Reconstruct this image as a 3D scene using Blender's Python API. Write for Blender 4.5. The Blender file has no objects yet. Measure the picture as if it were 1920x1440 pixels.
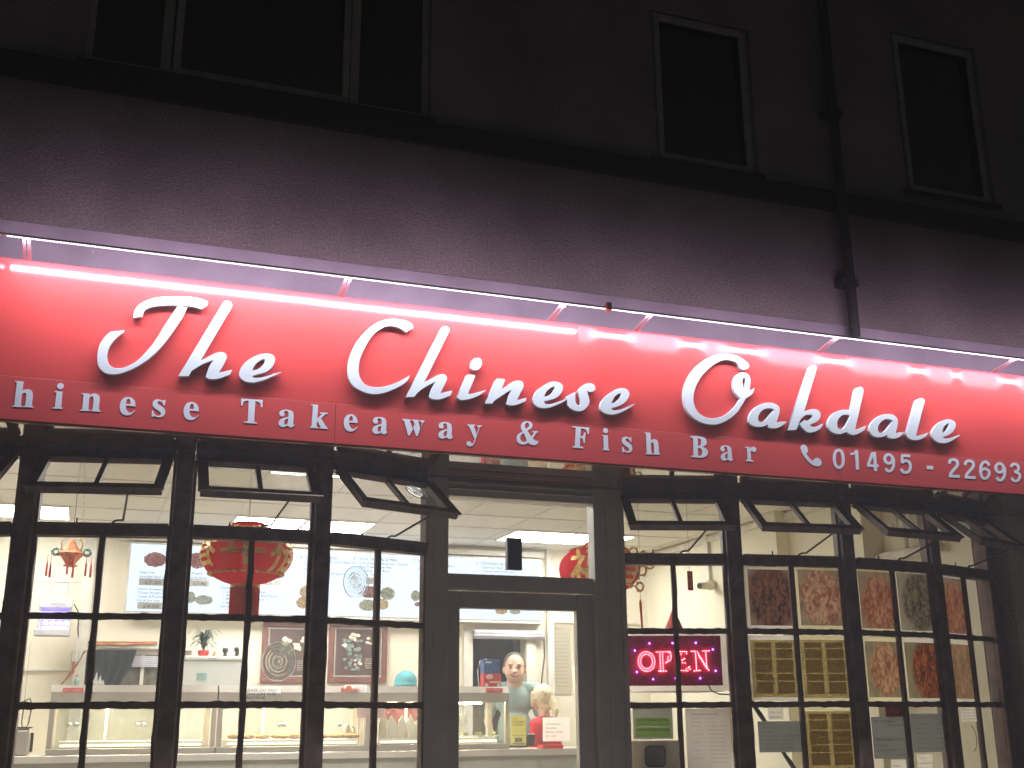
import bpy, bmesh, math, random
from mathutils import Vector as V3, Matrix
random.seed(7)
S = bpy.context.scene
R = math.radians
# ------------------------------------------------------------ camera
F_PX = 2160.04                       # focal length for a 1920 px wide picture
YAW, PIT, ROL = R(20.00785), R(16.494), R(-.4274)
CAM = V3((0, -5.96, 1.6))
_f = V3((math.sin(YAW)*math.cos(PIT), math.cos(YAW)*math.cos(PIT), math.sin(PIT)))
_r = V3((math.cos(YAW), -math.sin(YAW), 0)); _u = _r.cross(_f)
RT = _r*math.cos(ROL)+_u*math.sin(ROL); UP = _u*math.cos(ROL)-_r*math.sin(ROL)
cd = bpy.data.cameras.new('camera'); co = bpy.data.objects.new('camera', cd); S.collection.objects.link(co)
cd.sensor_width = 36; cd.lens = 36*F_PX/1920; cd.clip_end = 500; cd.clip_start = .05
co.matrix_world = Matrix(((RT.x, UP.x, -_f.x, CAM.x), (RT.y, UP.y, -_f.y, CAM.y), (RT.z, UP.z, -_f.z, CAM.z), (0, 0, 0, 1)))
S.camera = co
# ------------------------------------------------------------ world: a night sky with a trace of street glow
w = bpy.data.worlds.new("World"); S.world = w; w.use_nodes = True
bg = w.node_tree.nodes['Background']; bg.inputs[0].default_value = (.95, .95, .9, 1); bg.inputs[1].default_value = .024
S.view_settings.view_transform = 'Standard'; S.view_settings.look = 'None'; S.view_settings.exposure = 0; S.view_settings.gamma = 1
S.cycles.use_denoising = True
S.cycles.max_bounces = 8; S.cycles.diffuse_bounces = 6; S.cycles.glossy_bounces = 4; S.cycles.transmission_bounces = 6
S.cycles.transparent_max_bounces = 24; S.cycles.caustics_reflective = False; S.cycles.caustics_refractive = False
S.cycles.sample_clamp_indirect = 4
LED_W, PANEL_E, MENU_E = 52.0, 31.0, 1.5      # lamp strengths

# ------------------------------------------------------------ picture measurements -> places in the world
def ray(px, py): return RT*(px-960)+UP*(720-py)+_f*F_PX
def at(px, py, Y):
    d = ray(px, py); return CAM+d*((Y-CAM.y)/d.y)
def atX(px, py, X):
    d = ray(px, py); return CAM+d*((X-CAM.x)/d.x)
def atZ(px, py, Z):
    d = ray(px, py); return CAM+d*((Z-CAM.z)/d.z)
def msize(n, P): return n*(P-CAM).dot(_f)/F_PX     # how many metres n picture-pixels are at point P
VB = [V3((-1.02, .12, 0)), V3((-.323, -.126, 0)), V3((.38, -.272, 0)), V3((1.058, -.282, 0)), V3((1.704, -.04, 0)),
      V3((2.772, .008, 0)), V3((3.45, -.18, 0)), V3((4.171, -.263, 0)), V3((4.861, -.187, 0)), V3((5.487, .037, 0))]
def facet(i):
    a, b = VB[i], VB[i+1]; t = (b-a).normalized(); n = V3((t.y, -t.x, 0)); return a, b, t, n
def onf(px, py, i, inn=.0):
    """point on bow facet i, inn metres behind its outer face"""
    a, b, t, n = facet(i); a = a-n*inn; d = ray(px, py); return CAM+d*(n.dot(a-CAM)/n.dot(d))

# ------------------------------------------------------------ materials
def nodes(m): return m.node_tree.nodes, m.node_tree.links
def mat(name, col, rough=.6, metal=0, var=.12, scale=8, bump=0, bscale=60, emit=None, es=0, spec=.5, coat=0, trans=0):
    m = bpy.data.materials.new(name); m.use_nodes = True; N, L = nodes(m); b = N['Principled BSDF']
    b.inputs['Roughness'].default_value = rough; b.inputs['Metallic'].default_value = metal
    b.inputs['Specular IOR Level'].default_value = spec; b.inputs['Coat Weight'].default_value = coat
    tc = N.new('ShaderNodeTexCoord')
    if var:
        nz = N.new('ShaderNodeTexNoise'); nz.inputs['Scale'].default_value = scale; nz.inputs['Detail'].default_value = 6
        L.new(tc.outputs['Object'], nz.inputs['Vector'])
        mr = N.new('ShaderNodeMapRange'); mr.inputs[3].default_value = 1-var*1.6; mr.inputs[4].default_value = 1+var*1.6; mr.inputs[1].default_value = .25; mr.inputs[2].default_value = .75
        L.new(nz.outputs[0], mr.inputs[0])
        mx = N.new('ShaderNodeVectorMath'); mx.operation = 'SCALE'; mx.inputs[0].default_value = col[:3]; L.new(mr.outputs[0], mx.inputs['Scale'])
        L.new(mx.outputs[0], b.inputs['Base Color'])
    else: b.inputs['Base Color'].default_value = (*col[:3], 1)
    if bump:
        n2 = N.new('ShaderNodeTexNoise'); n2.inputs['Scale'].default_value = bscale; n2.inputs['Detail'].default_value = 5
        L.new(tc.outputs['Object'], n2.inputs['Vector'])
        bp = N.new('ShaderNodeBump'); bp.inputs['Strength'].default_value = bump; bp.inputs['Distance'].default_value = .01
        L.new(n2.outputs[0], bp.inputs['Height']); L.new(bp.outputs[0], b.inputs['Normal'])
    if emit: b.inputs['Emission Color'].default_value = (*emit, 1); b.inputs['Emission Strength'].default_value = es
    return m
def emitter(name, col, s):
    m = bpy.data.materials.new(name); m.use_nodes = True; N, L = nodes(m); N.clear()
    e = N.new('ShaderNodeEmission'); e.inputs[0].default_value = (*col, 1); e.inputs[1].default_value = s
    o = N.new('ShaderNodeOutputMaterial'); L.new(e.outputs[0], o.inputs[0]); return m
def glass_mat(name, tint=(1, 1, 1), refl=1.0):
    m = bpy.data.materials.new(name); m.use_nodes = True; N, L = nodes(m); N.clear()
    t = N.new('ShaderNodeBsdfTransparent'); t.inputs[0].default_value = (*tint, 1)
    g = N.new('ShaderNodeBsdfGlossy'); g.inputs['Roughness'].default_value = .02
    ge = N.new('ShaderNodeNewGeometry'); dt = N.new('ShaderNodeVectorMath'); dt.operation = 'DOT_PRODUCT'; L.new(ge.outputs['Normal'], dt.inputs[0]); L.new(ge.outputs['Incoming'], dt.inputs[1])
    def mth(op, a, b=None):
        x = N.new('ShaderNodeMath'); x.operation = op; L.new(a, x.inputs[0])
        if b is not None: x.inputs[1].default_value = b
        return x.outputs[0]
    ab = mth('ABSOLUTE', dt.outputs['Value']); one = N.new('ShaderNodeMath'); one.operation = 'SUBTRACT'; one.inputs[0].default_value = 1; L.new(ab, one.inputs[1])
    fr = mth('ADD', mth('MULTIPLY', mth('POWER', one.outputs[0], 5), .9), .07*refl)
    mx = N.new('ShaderNodeMixShader'); o = N.new('ShaderNodeOutputMaterial')
    # a thin greasy film on the pane
    tc = N.new('ShaderNodeTexCoord'); mp = N.new('ShaderNodeMapping'); mp.inputs['Scale'].default_value = (3, 3, 1.2); nz = N.new('ShaderNodeTexNoise'); nz.inputs['Scale'].default_value = 3; nz.inputs['Detail'].default_value = 8; nz.inputs['Distortion'].default_value = 1.5
    L.new(tc.outputs['Object'], mp.inputs[0]); L.new(mp.outputs[0], nz.inputs['Vector']); mr = N.new('ShaderNodeMapRange'); mr.inputs[1].default_value = .35; mr.inputs[2].default_value = .75; mr.inputs[3].default_value = .008; mr.inputs[4].default_value = .065; L.new(nz.outputs[0], mr.inputs[0])
    fd_ = N.new('ShaderNodeBsdfTranslucent'); fd_.inputs[0].default_value = (.9, .9, .9, 1); fm = N.new('ShaderNodeMixShader'); L.new(mr.outputs[0], fm.inputs[0]); L.new(t.outputs[0], fm.inputs[1]); L.new(fd_.outputs[0], fm.inputs[2]); t = fm
    L.new(fr, mx.inputs[0]); L.new(t.outputs[0], mx.inputs[1]); L.new(g.outputs[0], mx.inputs[2]); L.new(mx.outputs[0], o.inputs[0]); return m
def thick_glass(name):
    m = bpy.data.materials.new(name); m.use_nodes = True; N, L = nodes(m); b = N['Principled BSDF']
    b.inputs['Transmission Weight'].default_value = 1; b.inputs['Roughness'].default_value = .03; b.inputs['IOR'].default_value = 1.48
    b.inputs['Base Color'].default_value = (.95, .97, .95, 1); return m
def paper(name, col, tr=.5, col2=None, scale=6, thr=(.35, .65), detail=5, dist=0):
    """thin sheet that lets some of the light behind it through"""
    m = bpy.data.materials.new(name); m.use_nodes = True; N, L = nodes(m); N.clear()
    d = N.new('ShaderNodeBsdfDiffuse'); t = N.new('ShaderNodeBsdfTranslucent'); mx = N.new('ShaderNodeMixShader'); mx.inputs[0].default_value = tr
    o = N.new('ShaderNodeOutputMaterial')
    if col2:
        tc = N.new('ShaderNodeTexCoord'); nz = N.new('ShaderNodeTexNoise'); nz.inputs['Scale'].default_value = scale; nz.inputs['Detail'].default_value = detail; nz.inputs['Distortion'].default_value = dist
        cr = N.new('ShaderNodeValToRGB'); cr.color_ramp.elements[0].position = thr[0]; cr.color_ramp.elements[1].position = thr[1]
        cr.color_ramp.elements[0].color = (*col, 1); cr.color_ramp.elements[1].color = (*col2, 1)
        L.new(tc.outputs['Object'], nz.inputs['Vector']); L.new(nz.outputs[0], cr.inputs[0]); L.new(cr.outputs[0], d.inputs[0]); L.new(cr.outputs[0], t.inputs[0])
    else: d.inputs[0].default_value = (*col, 1); t.inputs[0].default_value = (*col, 1)
    L.new(d.outputs[0], mx.inputs[1]); L.new(t.outputs[0], mx.inputs[2]); L.new(mx.outputs[0], o.inputs[0]); return m
def pebble(name, col, strength=.4):
    m = bpy.data.materials.new(name); m.use_nodes = True; N, L = nodes(m); b = N['Principled BSDF']; b.inputs['Roughness'].default_value = .9
    b.inputs['Specular IOR Level'].default_value = .2
    tc = N.new('ShaderNodeTexCoord'); vo = N.new('ShaderNodeTexVoronoi'); vo.inputs['Scale'].default_value = 95
    nz = N.new('ShaderNodeTexNoise'); nz.inputs['Scale'].default_value = 75; nz.inputs['Detail'].default_value = 8
    big = N.new('ShaderNodeTexNoise'); big.inputs['Scale'].default_value = 1.3; big.inputs['Detail'].default_value = 5
    for x in (vo, nz, big): L.new(tc.outputs['Object'], x.inputs['Vector'])
    cr = N.new('ShaderNodeValToRGB'); e = cr.color_ramp.elements; e[0].position = .3; e[1].position = .68
    e[0].color = (col[0]*.66, col[1]*.66, col[2]*.66, 1); e[1].color = (col[0]*1.25, col[1]*1.25, col[2]*1.25, 1)
    L.new(nz.outputs[0], cr.inputs[0])
    mr = N.new('ShaderNodeMapRange'); mr.inputs[1].default_value = .3; mr.inputs[2].default_value = .7; mr.inputs[3].default_value = .7; mr.inputs[4].default_value = 1.25
    L.new(big.outputs[0], mr.inputs[0]); sc = N.new('ShaderNodeVectorMath'); sc.operation = 'SCALE'; L.new(cr.outputs[0], sc.inputs[0]); L.new(mr.outputs[0], sc.inputs['Scale'])
    L.new(sc.outputs[0], b.inputs['Base Color'])
    ad = N.new('ShaderNodeMath'); ad.operation = 'ADD'; L.new(vo.outputs['Distance'], ad.inputs[0]); L.new(nz.outputs[0], ad.inputs[1])
    bp = N.new('ShaderNodeBump'); bp.inputs['Strength'].default_value = strength; bp.inputs['Distance'].default_value = .012; L.new(ad.outputs[0], bp.inputs['Height']); L.new(bp.outputs[0], b.inputs['Normal'])
    return m
M = dict(
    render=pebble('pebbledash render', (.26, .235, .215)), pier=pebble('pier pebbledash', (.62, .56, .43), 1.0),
    band=mat('dark band', (.014, .012, .011), .8, var=.3), flash=mat('lead flashing', (.38, .35, .38), .45, var=.15, scale=3, bump=.2, bscale=9),
    upvc=mat('white upvc', (.3, .3, .26), .4, var=.15), nightglass=mat('dark window glass', (.006, .006, .01), .06, var=0),
    frame=mat('old brown window paint', (.2, .13, .115), .45, var=.3, scale=14, bump=.35, bscale=45),
    door=mat('grey brown door frame', (.6, .56, .5), .4, var=.08, scale=5),
    soffit=mat('varnished soffit board', (.16, .06, .045), .05, var=.4, scale=3, bump=.015, bscale=5, spec=1.0, coat=1),
    glass=glass_mat('window glass'), cglass=glass_mat('cabinet glass', (.93, .97, .95)), bull=thick_glass('bullseye glass'),
    red=mat('red sign panel', (.6, .062, .062), .11, var=.05, scale=1.5, spec=.35), redfilm=mat('red sign panel with dull film', (.6, .068, .068), .36, var=.05, scale=1.5, spec=.35), redlow=mat('red lower sign panel', (.58, .075, .078), .3, var=.04, scale=1.5, spec=.4),
    white=mat('white acrylic letter', (.66, .71, .79), .3, var=.02), vinyl=mat('white vinyl letter', (.72, .76, .88), .4, var=.02),
    alu=mat('aluminium', (.38, .34, .36), .5, .1, var=.08), body=mat('lamp housing', (.5, .47, .5), .45, .2, var=.08),
    led=emitter('led dots', (1, .93, 1), 4.5), tape=mat('orange tape', (.6, .18, .1), .5),
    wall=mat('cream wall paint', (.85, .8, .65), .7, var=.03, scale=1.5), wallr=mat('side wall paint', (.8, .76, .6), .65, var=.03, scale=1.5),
    ceil=mat('ceiling tile', (.82, .79, .72), .85, var=.03, scale=2, bump=.05, bscale=120), tbar=mat('ceiling grid bar', (.66, .63, .57), .5),
    floor=mat('shop floor vinyl', (.6, .56, .46), .4, var=.15), pave=mat('pavement', (.5, .47, .43), .8, var=.2, scale=4, bump=.3, bscale=60),
    lightp=emitter('ceiling panel light', (1, .97, .9), PANEL_E), trim=mat('white trim', (.75, .72, .64), .5),
    steel=mat('brushed steel', (.8, .78, .72), .3, .35, var=.06, scale=3), steeld=mat('dull steel', (.5, .47, .42), .4, .4, var=.1, scale=3),
    cfront=mat('counter front laminate', (.42, .42, .38), .4, var=.04), dark=mat('black plastic', (.02, .02, .022), .35),
    curtain=mat('black curtain', (.02, .025, .028), .9, var=.3, scale=20), wood=mat('dark red wood', (.22, .085, .07), .35, var=.25, scale=12),
    lacq=mat('dark lacquer', (.1, .062, .055), .3), pearl=mat('shell inlay', (.7, .66, .52), .3, var=.2, scale=60), teal=mat('green shell inlay', (.2, .27, .24), .3, var=.4, scale=60),
    lant=paper('red lantern silk', (.85, .06, .08), .6, (.72, .04, .055), 5), gold=mat('gold print', (.75, .5, .16), .35, .3, var=.25, scale=40),
    leaf=mat('plant leaf', (.04, .085, .06), .5, var=.3), pot=mat('red pot', (.65, .04, .05), .3), fridge=mat('freezer enamel', (.78, .8, .76), .3, var=.02),
    skin=mat('skin', (.7, .46, .33), .45, var=.1, scale=30), hair=mat('grey dark hair', (.075, .06, .052), .8, var=.4, scale=60), blond=mat('blond hair', (.8, .7, .48), .6, var=.3, scale=70, bump=.08, bscale=140),
    shirt=mat('pale teal shirt', (.32, .45, .43), .85, var=.06, bump=1, bscale=9), redtop=mat('red top', (.62, .04, .05), .8, var=.1, bump=1, bscale=9), trouser=mat('dark trousers', (.04, .04, .05), .9),
    capm=mat('blue cap', (.1, .38, .42), .8), mouth=mat('lips', (.35, .1, .08), .5), teeth=mat('teeth', (.8, .76, .68), .4), eye=mat('eye', (.03, .02, .02), .3),
    orange=mat('orange paper', (.75, .22, .08), .6, var=.3, scale=50), turq=mat('turquoise paper', (.3, .5, .45), .6, var=.3, scale=50), redm=mat('red card', (.7, .04, .03), .5, var=.1),
    wpaper=paper('white paper', (.95, .94, .9), .85), cpaper=paper('cream paper', (.95, .9, .62), .85), gpaper=paper('grey backed paper', (.27, .29, .29), .6),
    ink=mat('dark print', (.03, .03, .035), .6, var=0), inkg=mat('grey print', (.2, .2, .2), .6, var=0), price=mat('price strip', (.33, .33, .31), .5, var=0),
    menu=emitter('backlit menu', (.74, .87, 1.0), MENU_E*1.05), cable=mat('black cable', (.03, .03, .03), .5), copper=mat('copper pipe', (.55, .22, .1), .4, .4),
    ivory=mat('ivory plastic', (.72, .68, .52), .4), zapb=mat('zapper body', (.6, .6, .66), .4), uv=emitter('violet tube', (.3, .22, 1), 9), uvc=emitter('violet tube core', (.75, .65, 1), 16),
    green=paper('green sticker', (.55, .9, .25), .85), yellow=paper('yellow leaflet', (.75, .68, .2), .3), boxb=mat('blue carton', (.06, .12, .3), .4, var=.5, scale=40), boxr=mat('red carton', (.6, .05, .04), .4, var=.3, scale=40),
    ledr=emitter('red led', (1, .25, .3), 18), ledb=emitter('blue led', (.25, .12, 1), 20), opanel=mat('led sign board', (.85, .07, .17), .3, var=.2, scale=60),
    bag=paper('paper bag', (.95, .92, .85), .25), salad=mat('salad leaves', (.25, .32, .08), .6, var=.5, scale=80), warm=emitter('warming lamp', (1, .8, .52), 200),
    stick=mat('weathered stick', (.06, .055, .045), .7, var=.3, scale=30), pink=mat('pink notice', (.7, .5, .46), .6), chrome=mat('chrome', (.8, .8, .8), .12, 1, var=0),
    bread=mat('fried food', (.5, .28, .1), .7, var=.5, scale=60, bump=.5, bscale=80), trayglow=emitter('warm tray glow', (1, .86, .62), 2.2), pipe=mat('grimy downpipe', (.045, .04, .04), .7, var=.3), maroon=mat('maroon top', (.3, .06, .05), .8), coat=mat('white coat', (.8, .8, .78), .9))

# ------------------------------------------------------------ object helpers
COL = S.collection
def tag(o, label=None, cat=None, group=None, kind=None):
    for k, v in (('label', label), ('category', cat), ('group', group), ('kind', kind)):
        if v: o[k] = v
    return o
def thing(name, label, cat, loc=(0, 0, 0), group=None):
    o = bpy.data.objects.new(name, None); o.empty_display_size = .05; COL.objects.link(o); o.location = loc; return tag(o, label, cat, group)
def wloc(o):
    p = V3((0, 0, 0))
    while o is not None: p = p+o.location; o = o.parent
    return p
class MB:
    def __init__(s): s.v = []; s.f = []; s.m = []; s.cm = 0
    def add(s, vs, fs):
        k = len(s.v); s.v += [V3(p) for p in vs]; s.f += [tuple(i+k for i in q) for q in fs]; s.m += [s.cm]*len(fs); return s
    def box(s, c, d, X=V3((1, 0, 0)), Y=V3((0, 1, 0)), Z=V3((0, 0, 1))):
        c = V3(c); vs = [c+X*(d[0]/2*a)+Y*(d[1]/2*b)+Z*(d[2]/2*e) for a in (-1, 1) for b in (-1, 1) for e in (-1, 1)]
        return s.add(vs, [(0, 1, 3, 2), (4, 6, 7, 5), (0, 4, 5, 1), (2, 3, 7, 6), (0, 2, 6, 4), (1, 5, 7, 3)])
    def bb(s, x0, x1, y0, y1, z0, z1): return s.box(((x0+x1)/2, (y0+y1)/2, (z0+z1)/2), (x1-x0, y1-y0, z1-z0))
    def quad(s, a, b, c, d): return s.add([a, b, c, d], [(0, 1, 2, 3)])
    def slab(s, poly, off):
        n = len(poly); off = V3(off); p = [V3(q) for q in poly]
        return s.add(p+[q+off for q in p], [tuple(range(n)), tuple(range(2*n-1, n-1, -1))]+[(i, i+n, (i+1) % n+n, (i+1) % n) for i in range(n)])
    def tube(s, pts, r, n=8, r2=None):
        pts = [V3(p) for p in pts]; rings = []
        for i, p in enumerate(pts):
            d = (pts[min(i+1, len(pts)-1)]-pts[max(i-1, 0)]).normalized(); a = d.cross(V3((0, 0, 1)) if abs(d.z) < .9 else V3((1, 0, 0))).normalized(); b = d.cross(a)
            rr = r if r2 is None else r+(r2-r)*i/(len(pts)-1)
            if isinstance(r, (list, tuple)): rr = r[i]
            rings.append([p+(a*math.cos(t*2*math.pi/n)+b*math.sin(t*2*math.pi/n))*rr for t in range(n)])
        vs = [q for g in rings for q in g]; fs = []
        for i in range(len(pts)-1):
            for t in range(n): fs.append((i*n+t, i*n+(t+1) % n, (i+1)*n+(t+1) % n, (i+1)*n+t))
        fs += [tuple(range(n-1, -1, -1)), tuple(range((len(pts)-1)*n, len(pts)*n))]; return s.add(vs, fs)
    def lathe(s, c, prof, n=24, sq=(1, 1), wob=0):
        c = V3(c); vs = []; fs = []
        for r, z in prof:
            for t in range(n):
                a = t*2*math.pi/n; k = 1+wob*math.cos(a*n/2); vs.append(c+V3((r*k*math.cos(a)*sq[0], r*k*math.sin(a)*sq[1], z)))
        for i in range(len(prof)-1):
            for t in range(n): fs.append((i*n+t, i*n+(t+1) % n, (i+1)*n+(t+1) % n, (i+1)*n+t))
        return s.add(vs, fs)
    def ball(s, c, r, n=12, sc=(1, 1, 1)):
        c = V3(c); vs = []; fs = []; m = max(6, n*2//3)
        for i in range(m+1):
            ph = math.pi*i/m
            for t in range(n):
                a = 2*math.pi*t/n; vs.append(c+V3((r*sc[0]*math.sin(ph)*math.cos(a), r*sc[1]*math.sin(ph)*math.sin(a), r*sc[2]*math.cos(ph))))
        for i in range(m):
            for t in range(n): fs.append((i*n+t, (i+1)*n+t, (i+1)*n+(t+1) % n, i*n+(t+1) % n))
        return s.add(vs, fs)
    def build(s, name, mats, parent=None, smooth=False, bevel=0):
        off = wloc(parent) if parent is not None else V3((0, 0, 0))
        me = bpy.data.meshes.new(name); me.from_pydata([tuple(p-off) for p in s.v], [], s.f)
        for mm in (mats if isinstance(mats, (list, tuple)) else [mats]): me.materials.append(mm)
        for p, k in zip(me.polygons, s.m): p.material_index = k; p.use_smooth = smooth
        bm = bmesh.new(); bm.from_mesh(me)
        if smooth: bmesh.ops.remove_doubles(bm, verts=bm.verts, dist=1e-5)
        bmesh.ops.recalc_face_normals(bm, faces=bm.faces); bm.to_mesh(me); bm.free()
        o = bpy.data.objects.new(name, me); COL.objects.link(o)
        if parent is not None: o.parent = parent
        if bevel:
            b = o.modifiers.new('bevel', 'BEVEL'); b.width = bevel; b.segments = 2; b.limit_method = 'ANGLE'
        return o
def own(name, mb, mats, label, cat, group=None, **k):
    """a thing that is one mesh, its origin at its lowest middle point"""
    c = V3((sum(p.x for p in mb.v)/len(mb.v), sum(p.y for p in mb.v)/len(mb.v), min(p.z for p in mb.v)))
    for i in range(len(mb.v)): mb.v[i] = mb.v[i]-c
    o = mb.build(name, mats, **k); o.location = c; return tag(o, label, cat, group)
# writing: the built-in font, turned into mesh
_tc = {}
def glyphs(body, ext=0.0, off=0.0):
    k = (body, ext, off)
    if k not in _tc:
        cu = bpy.data.curves.new('t', 'FONT'); cu.body = body; cu.size = 1; cu.extrude = ext; cu.offset = off; cu.resolution_u = 3
        o = bpy.data.objects.new('t', cu); COL.objects.link(o); bpy.context.view_layer.update()
        me = bpy.data.meshes.new_from_object(o.evaluated_get(bpy.context.evaluated_depsgraph_get()))
        _tc[k] = ([v.co.copy() for v in me.vertices], [tuple(p.vertices) for p in me.polygons])
        bpy.data.objects.remove(o); bpy.data.meshes.remove(me)
    return _tc[k]
def write(mb, body, P, h, wid=None, X=V3((1, 0, 0)), Z=V3((0, 0, 1)), off=0.0, shear=0):
    """adds the words to mb, lower left at P, capital height h, squeezed to total width wid"""
    vs, fs = glyphs(body, 0, off)
    if not vs: return
    s = h/.73; sx = s; mxx = max(v.x for v in vs)
    if wid: sx = wid/mxx
    mb.add([P+X*(v.x*sx+v.y*s*shear)+Z*(v.y*s) for v in vs], fs)
def parse(s):
    out = []
    for t in s.replace(')', ') ').split():
        c = t.endswith('*'); a, b = t.strip('*').split(','); out.append((float(a), float(b), c))
    return out
def spline(pts, sub=6):
    n = len(pts); out = []
    for i in range(n):
        p1, p2 = pts[i], pts[(i+1) % n]
        p0 = pts[i-1] if not p1[2] else None; p3 = pts[(i+2) % n] if not p2[2] else None
        if p0 is None and p3 is None: out.append(p1[:2]); continue
        a = V3((p1[0], p1[1])); b = V3((p2[0], p2[1]))
        z = V3((p0[0], p0[1])) if p0 else (V3((p1[0]*2-p2[0], p1[1]*2-p2[1])) if not p3 else a-(b-a)*1)
        q = V3((p3[0], p3[1])) if p3 else b+(b-a)
        # centripetal-ish tangents limited by the segment length
        L = (b-a).length; m1 = (b-z)/2; m2 = (q-a)/2
        if m1.length > 0: m1 = m1.normalized()*min(m1.length, L*1.1) if p0 else (b-a)*1
        if m2.length > 0: m2 = m2.normalized()*min(m2.length, L*1.1) if p3 else (b-a)*1
        if p0: m1 = m1.normalized()*L
        if p3: m2 = m2.normalized()*L
        for k in range(sub):
            t = k/sub; c = a*(2*t**3-3*t*t+1)+m1*(t**3-2*t*t+t)+b*(-2*t**3+3*t*t)+m2*(t**3-t*t); out.append((c.x, c.y))
    return out
def extrude_shape(name, contours, Yf, depth, m, parent, bev=0.0):
    """contours: lists of (X, Z) in the sign plane; a solid letter whose front is at Yf"""
    cu = bpy.data.curves.new('c', 'CURVE'); cu.dimensions = '2D'; cu.fill_mode = 'BOTH'; cu.extrude = depth/2; cu.bevel_depth = bev; cu.bevel_resolution = 1; cu.offset = -bev
    for c in contours:
        sp = cu.splines.new('POLY'); sp.points.add(len(c)-1); sp.use_cyclic_u = True
        for p, q in zip(sp.points, c): p.co = (q[0], q[1], 0, 1)
    o = bpy.data.objects.new('c', cu); COL.objects.link(o); bpy.context.view_layer.update()
    me = bpy.data.meshes.new_from_object(o.evaluated_get(bpy.context.evaluated_depsgraph_get())); bpy.data.objects.remove(o)
    off = wloc(parent)
    for v in me.vertices: v.co = V3((v.co.x, Yf+depth/2-v.co.z, v.co.y))-off
    bm = bmesh.new(); bm.from_mesh(me); bmesh.ops.recalc_face_normals(bm, faces=bm.faces); bm.to_mesh(me); bm.free()
    me.materials.clear(); me.materials.append(m); me.name = name
    ob = bpy.data.objects.new(name, me); COL.objects.link(ob); ob.parent = parent; return ob
def remesh(name, mb, m, parent, vox=.012, smooth=4):
    o = mb.build(name, m, parent, smooth=True)
    r = o.modifiers.new('r', 'REMESH'); r.mode = 'VOXEL'; r.voxel_size = vox; r.use_smooth_shade = True
    s = o.modifiers.new('s', 'SMOOTH'); s.iterations = smooth; s.factor = .5
    bpy.context.view_layer.update()
    me = bpy.data.meshes.new_from_object(o.evaluated_get(bpy.context.evaluated_depsgraph_get())); o.modifiers.clear(); o.data = me
    if not me.materials: me.materials.append(m)
    for p in me.polygons: p.use_smooth = True
    return o

YF, ZB, ZT = -.62, 2.90, 3.652            # sign face, its lower and upper edge
YB = 4.9; XR = 5.42; ZC = 3.3; ZFL = .42     # shop: back wall, right wall, ceiling, floor
XL = -2.3
# ============================================================ SETTING
o = MB().bb(-40, 40, -40, 0.15, -.3, 0).build('pavement', M['pave']); tag(o, kind='structure')
o = MB().bb(XL, XR, -.3, YB, .3, ZFL).build('floor', M['floor']); tag(o, kind='structure')
mb = MB(); mb.bb(XL-.2, XR+.2, .16, YB+.2, ZC, ZC+.06)
o = mb.build('ceiling', M['ceil']); tag(o, kind='structure')
gridb = MB()
for k in range(-4, 9): x = 1.69+.6*(k-1) if True else 0; gridb.bb(x-.008, x+.008, .2, YB, ZC-.004, ZC)
for k in range(-1, 8): y = 3.78-.6*(k-2); gridb.bb(XL, XR, y-.008, y+.008, ZC-.005, ZC-.001) if .2 < y < YB else None
g = gridb.build('ceiling_grid', M['tbar'], o)

# ------------------------------------------------------------ the building
B = thing('shop_building', 'two storey pebbledashed shop building with a dark night facade and lit bow windows', 'building', (2, 0, 0))
mb = MB()
Z0, Z1 = 2.96, 7.6
# upstairs openings cut out of the wall by building it in pieces
wins = [(-.30, 1.66, 5.085, 6.5), (3.16, 3.93, 5.085, 6.2), (5.12, 5.90, 5.17, 6.46)]
mb.bb(-6, 9.5, .0, .25, Z0, 5.085)
xs = -6
for (a, b, c, d) in wins:
    mb.bb(xs, a, .0, .25, 5.085, Z1); mb.bb(a, b, .0, .25, d, Z1)
    if c > 5.085: mb.bb(a, b, .0, .25, 5.085, c)
    xs = b
mb.bb(xs, 9.5, .0, .25, 5.085, Z1)
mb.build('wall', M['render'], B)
mb = MB(); mb.bb(5.60, 9.5, .0, .25, 0, 2.955); mb.build('wall', M['pier'], B)['label'] = 'pebbledashed pier right of the bow window, coloured paler as if lit'  # pier colour raised to stand for outside light falling on it
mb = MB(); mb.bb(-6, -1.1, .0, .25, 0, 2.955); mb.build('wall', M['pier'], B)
mb = MB(); mb.bb(-6, 9.5, -.035, 0.0, 4.905, 5.05); mb.build('wall_band', M['band'], B)  # very dark strip below the upper windows, slightly proud of the wall
mb = MB(); mb.add([(-1.7, -.012, 4.09), (7, -.012, 4.09), (7, -.02, 3.75), (-1.7, -.02, 3.75), (7, YF, ZT-.002), (-1.7, YF, ZT-.002)], [(0, 1, 2, 3), (3, 2, 4, 5)])
mb.bb(-1.7, 7, -.012, -.001, 3.75, 4.09); mb.build('flashing', M['flash'], B)
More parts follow.
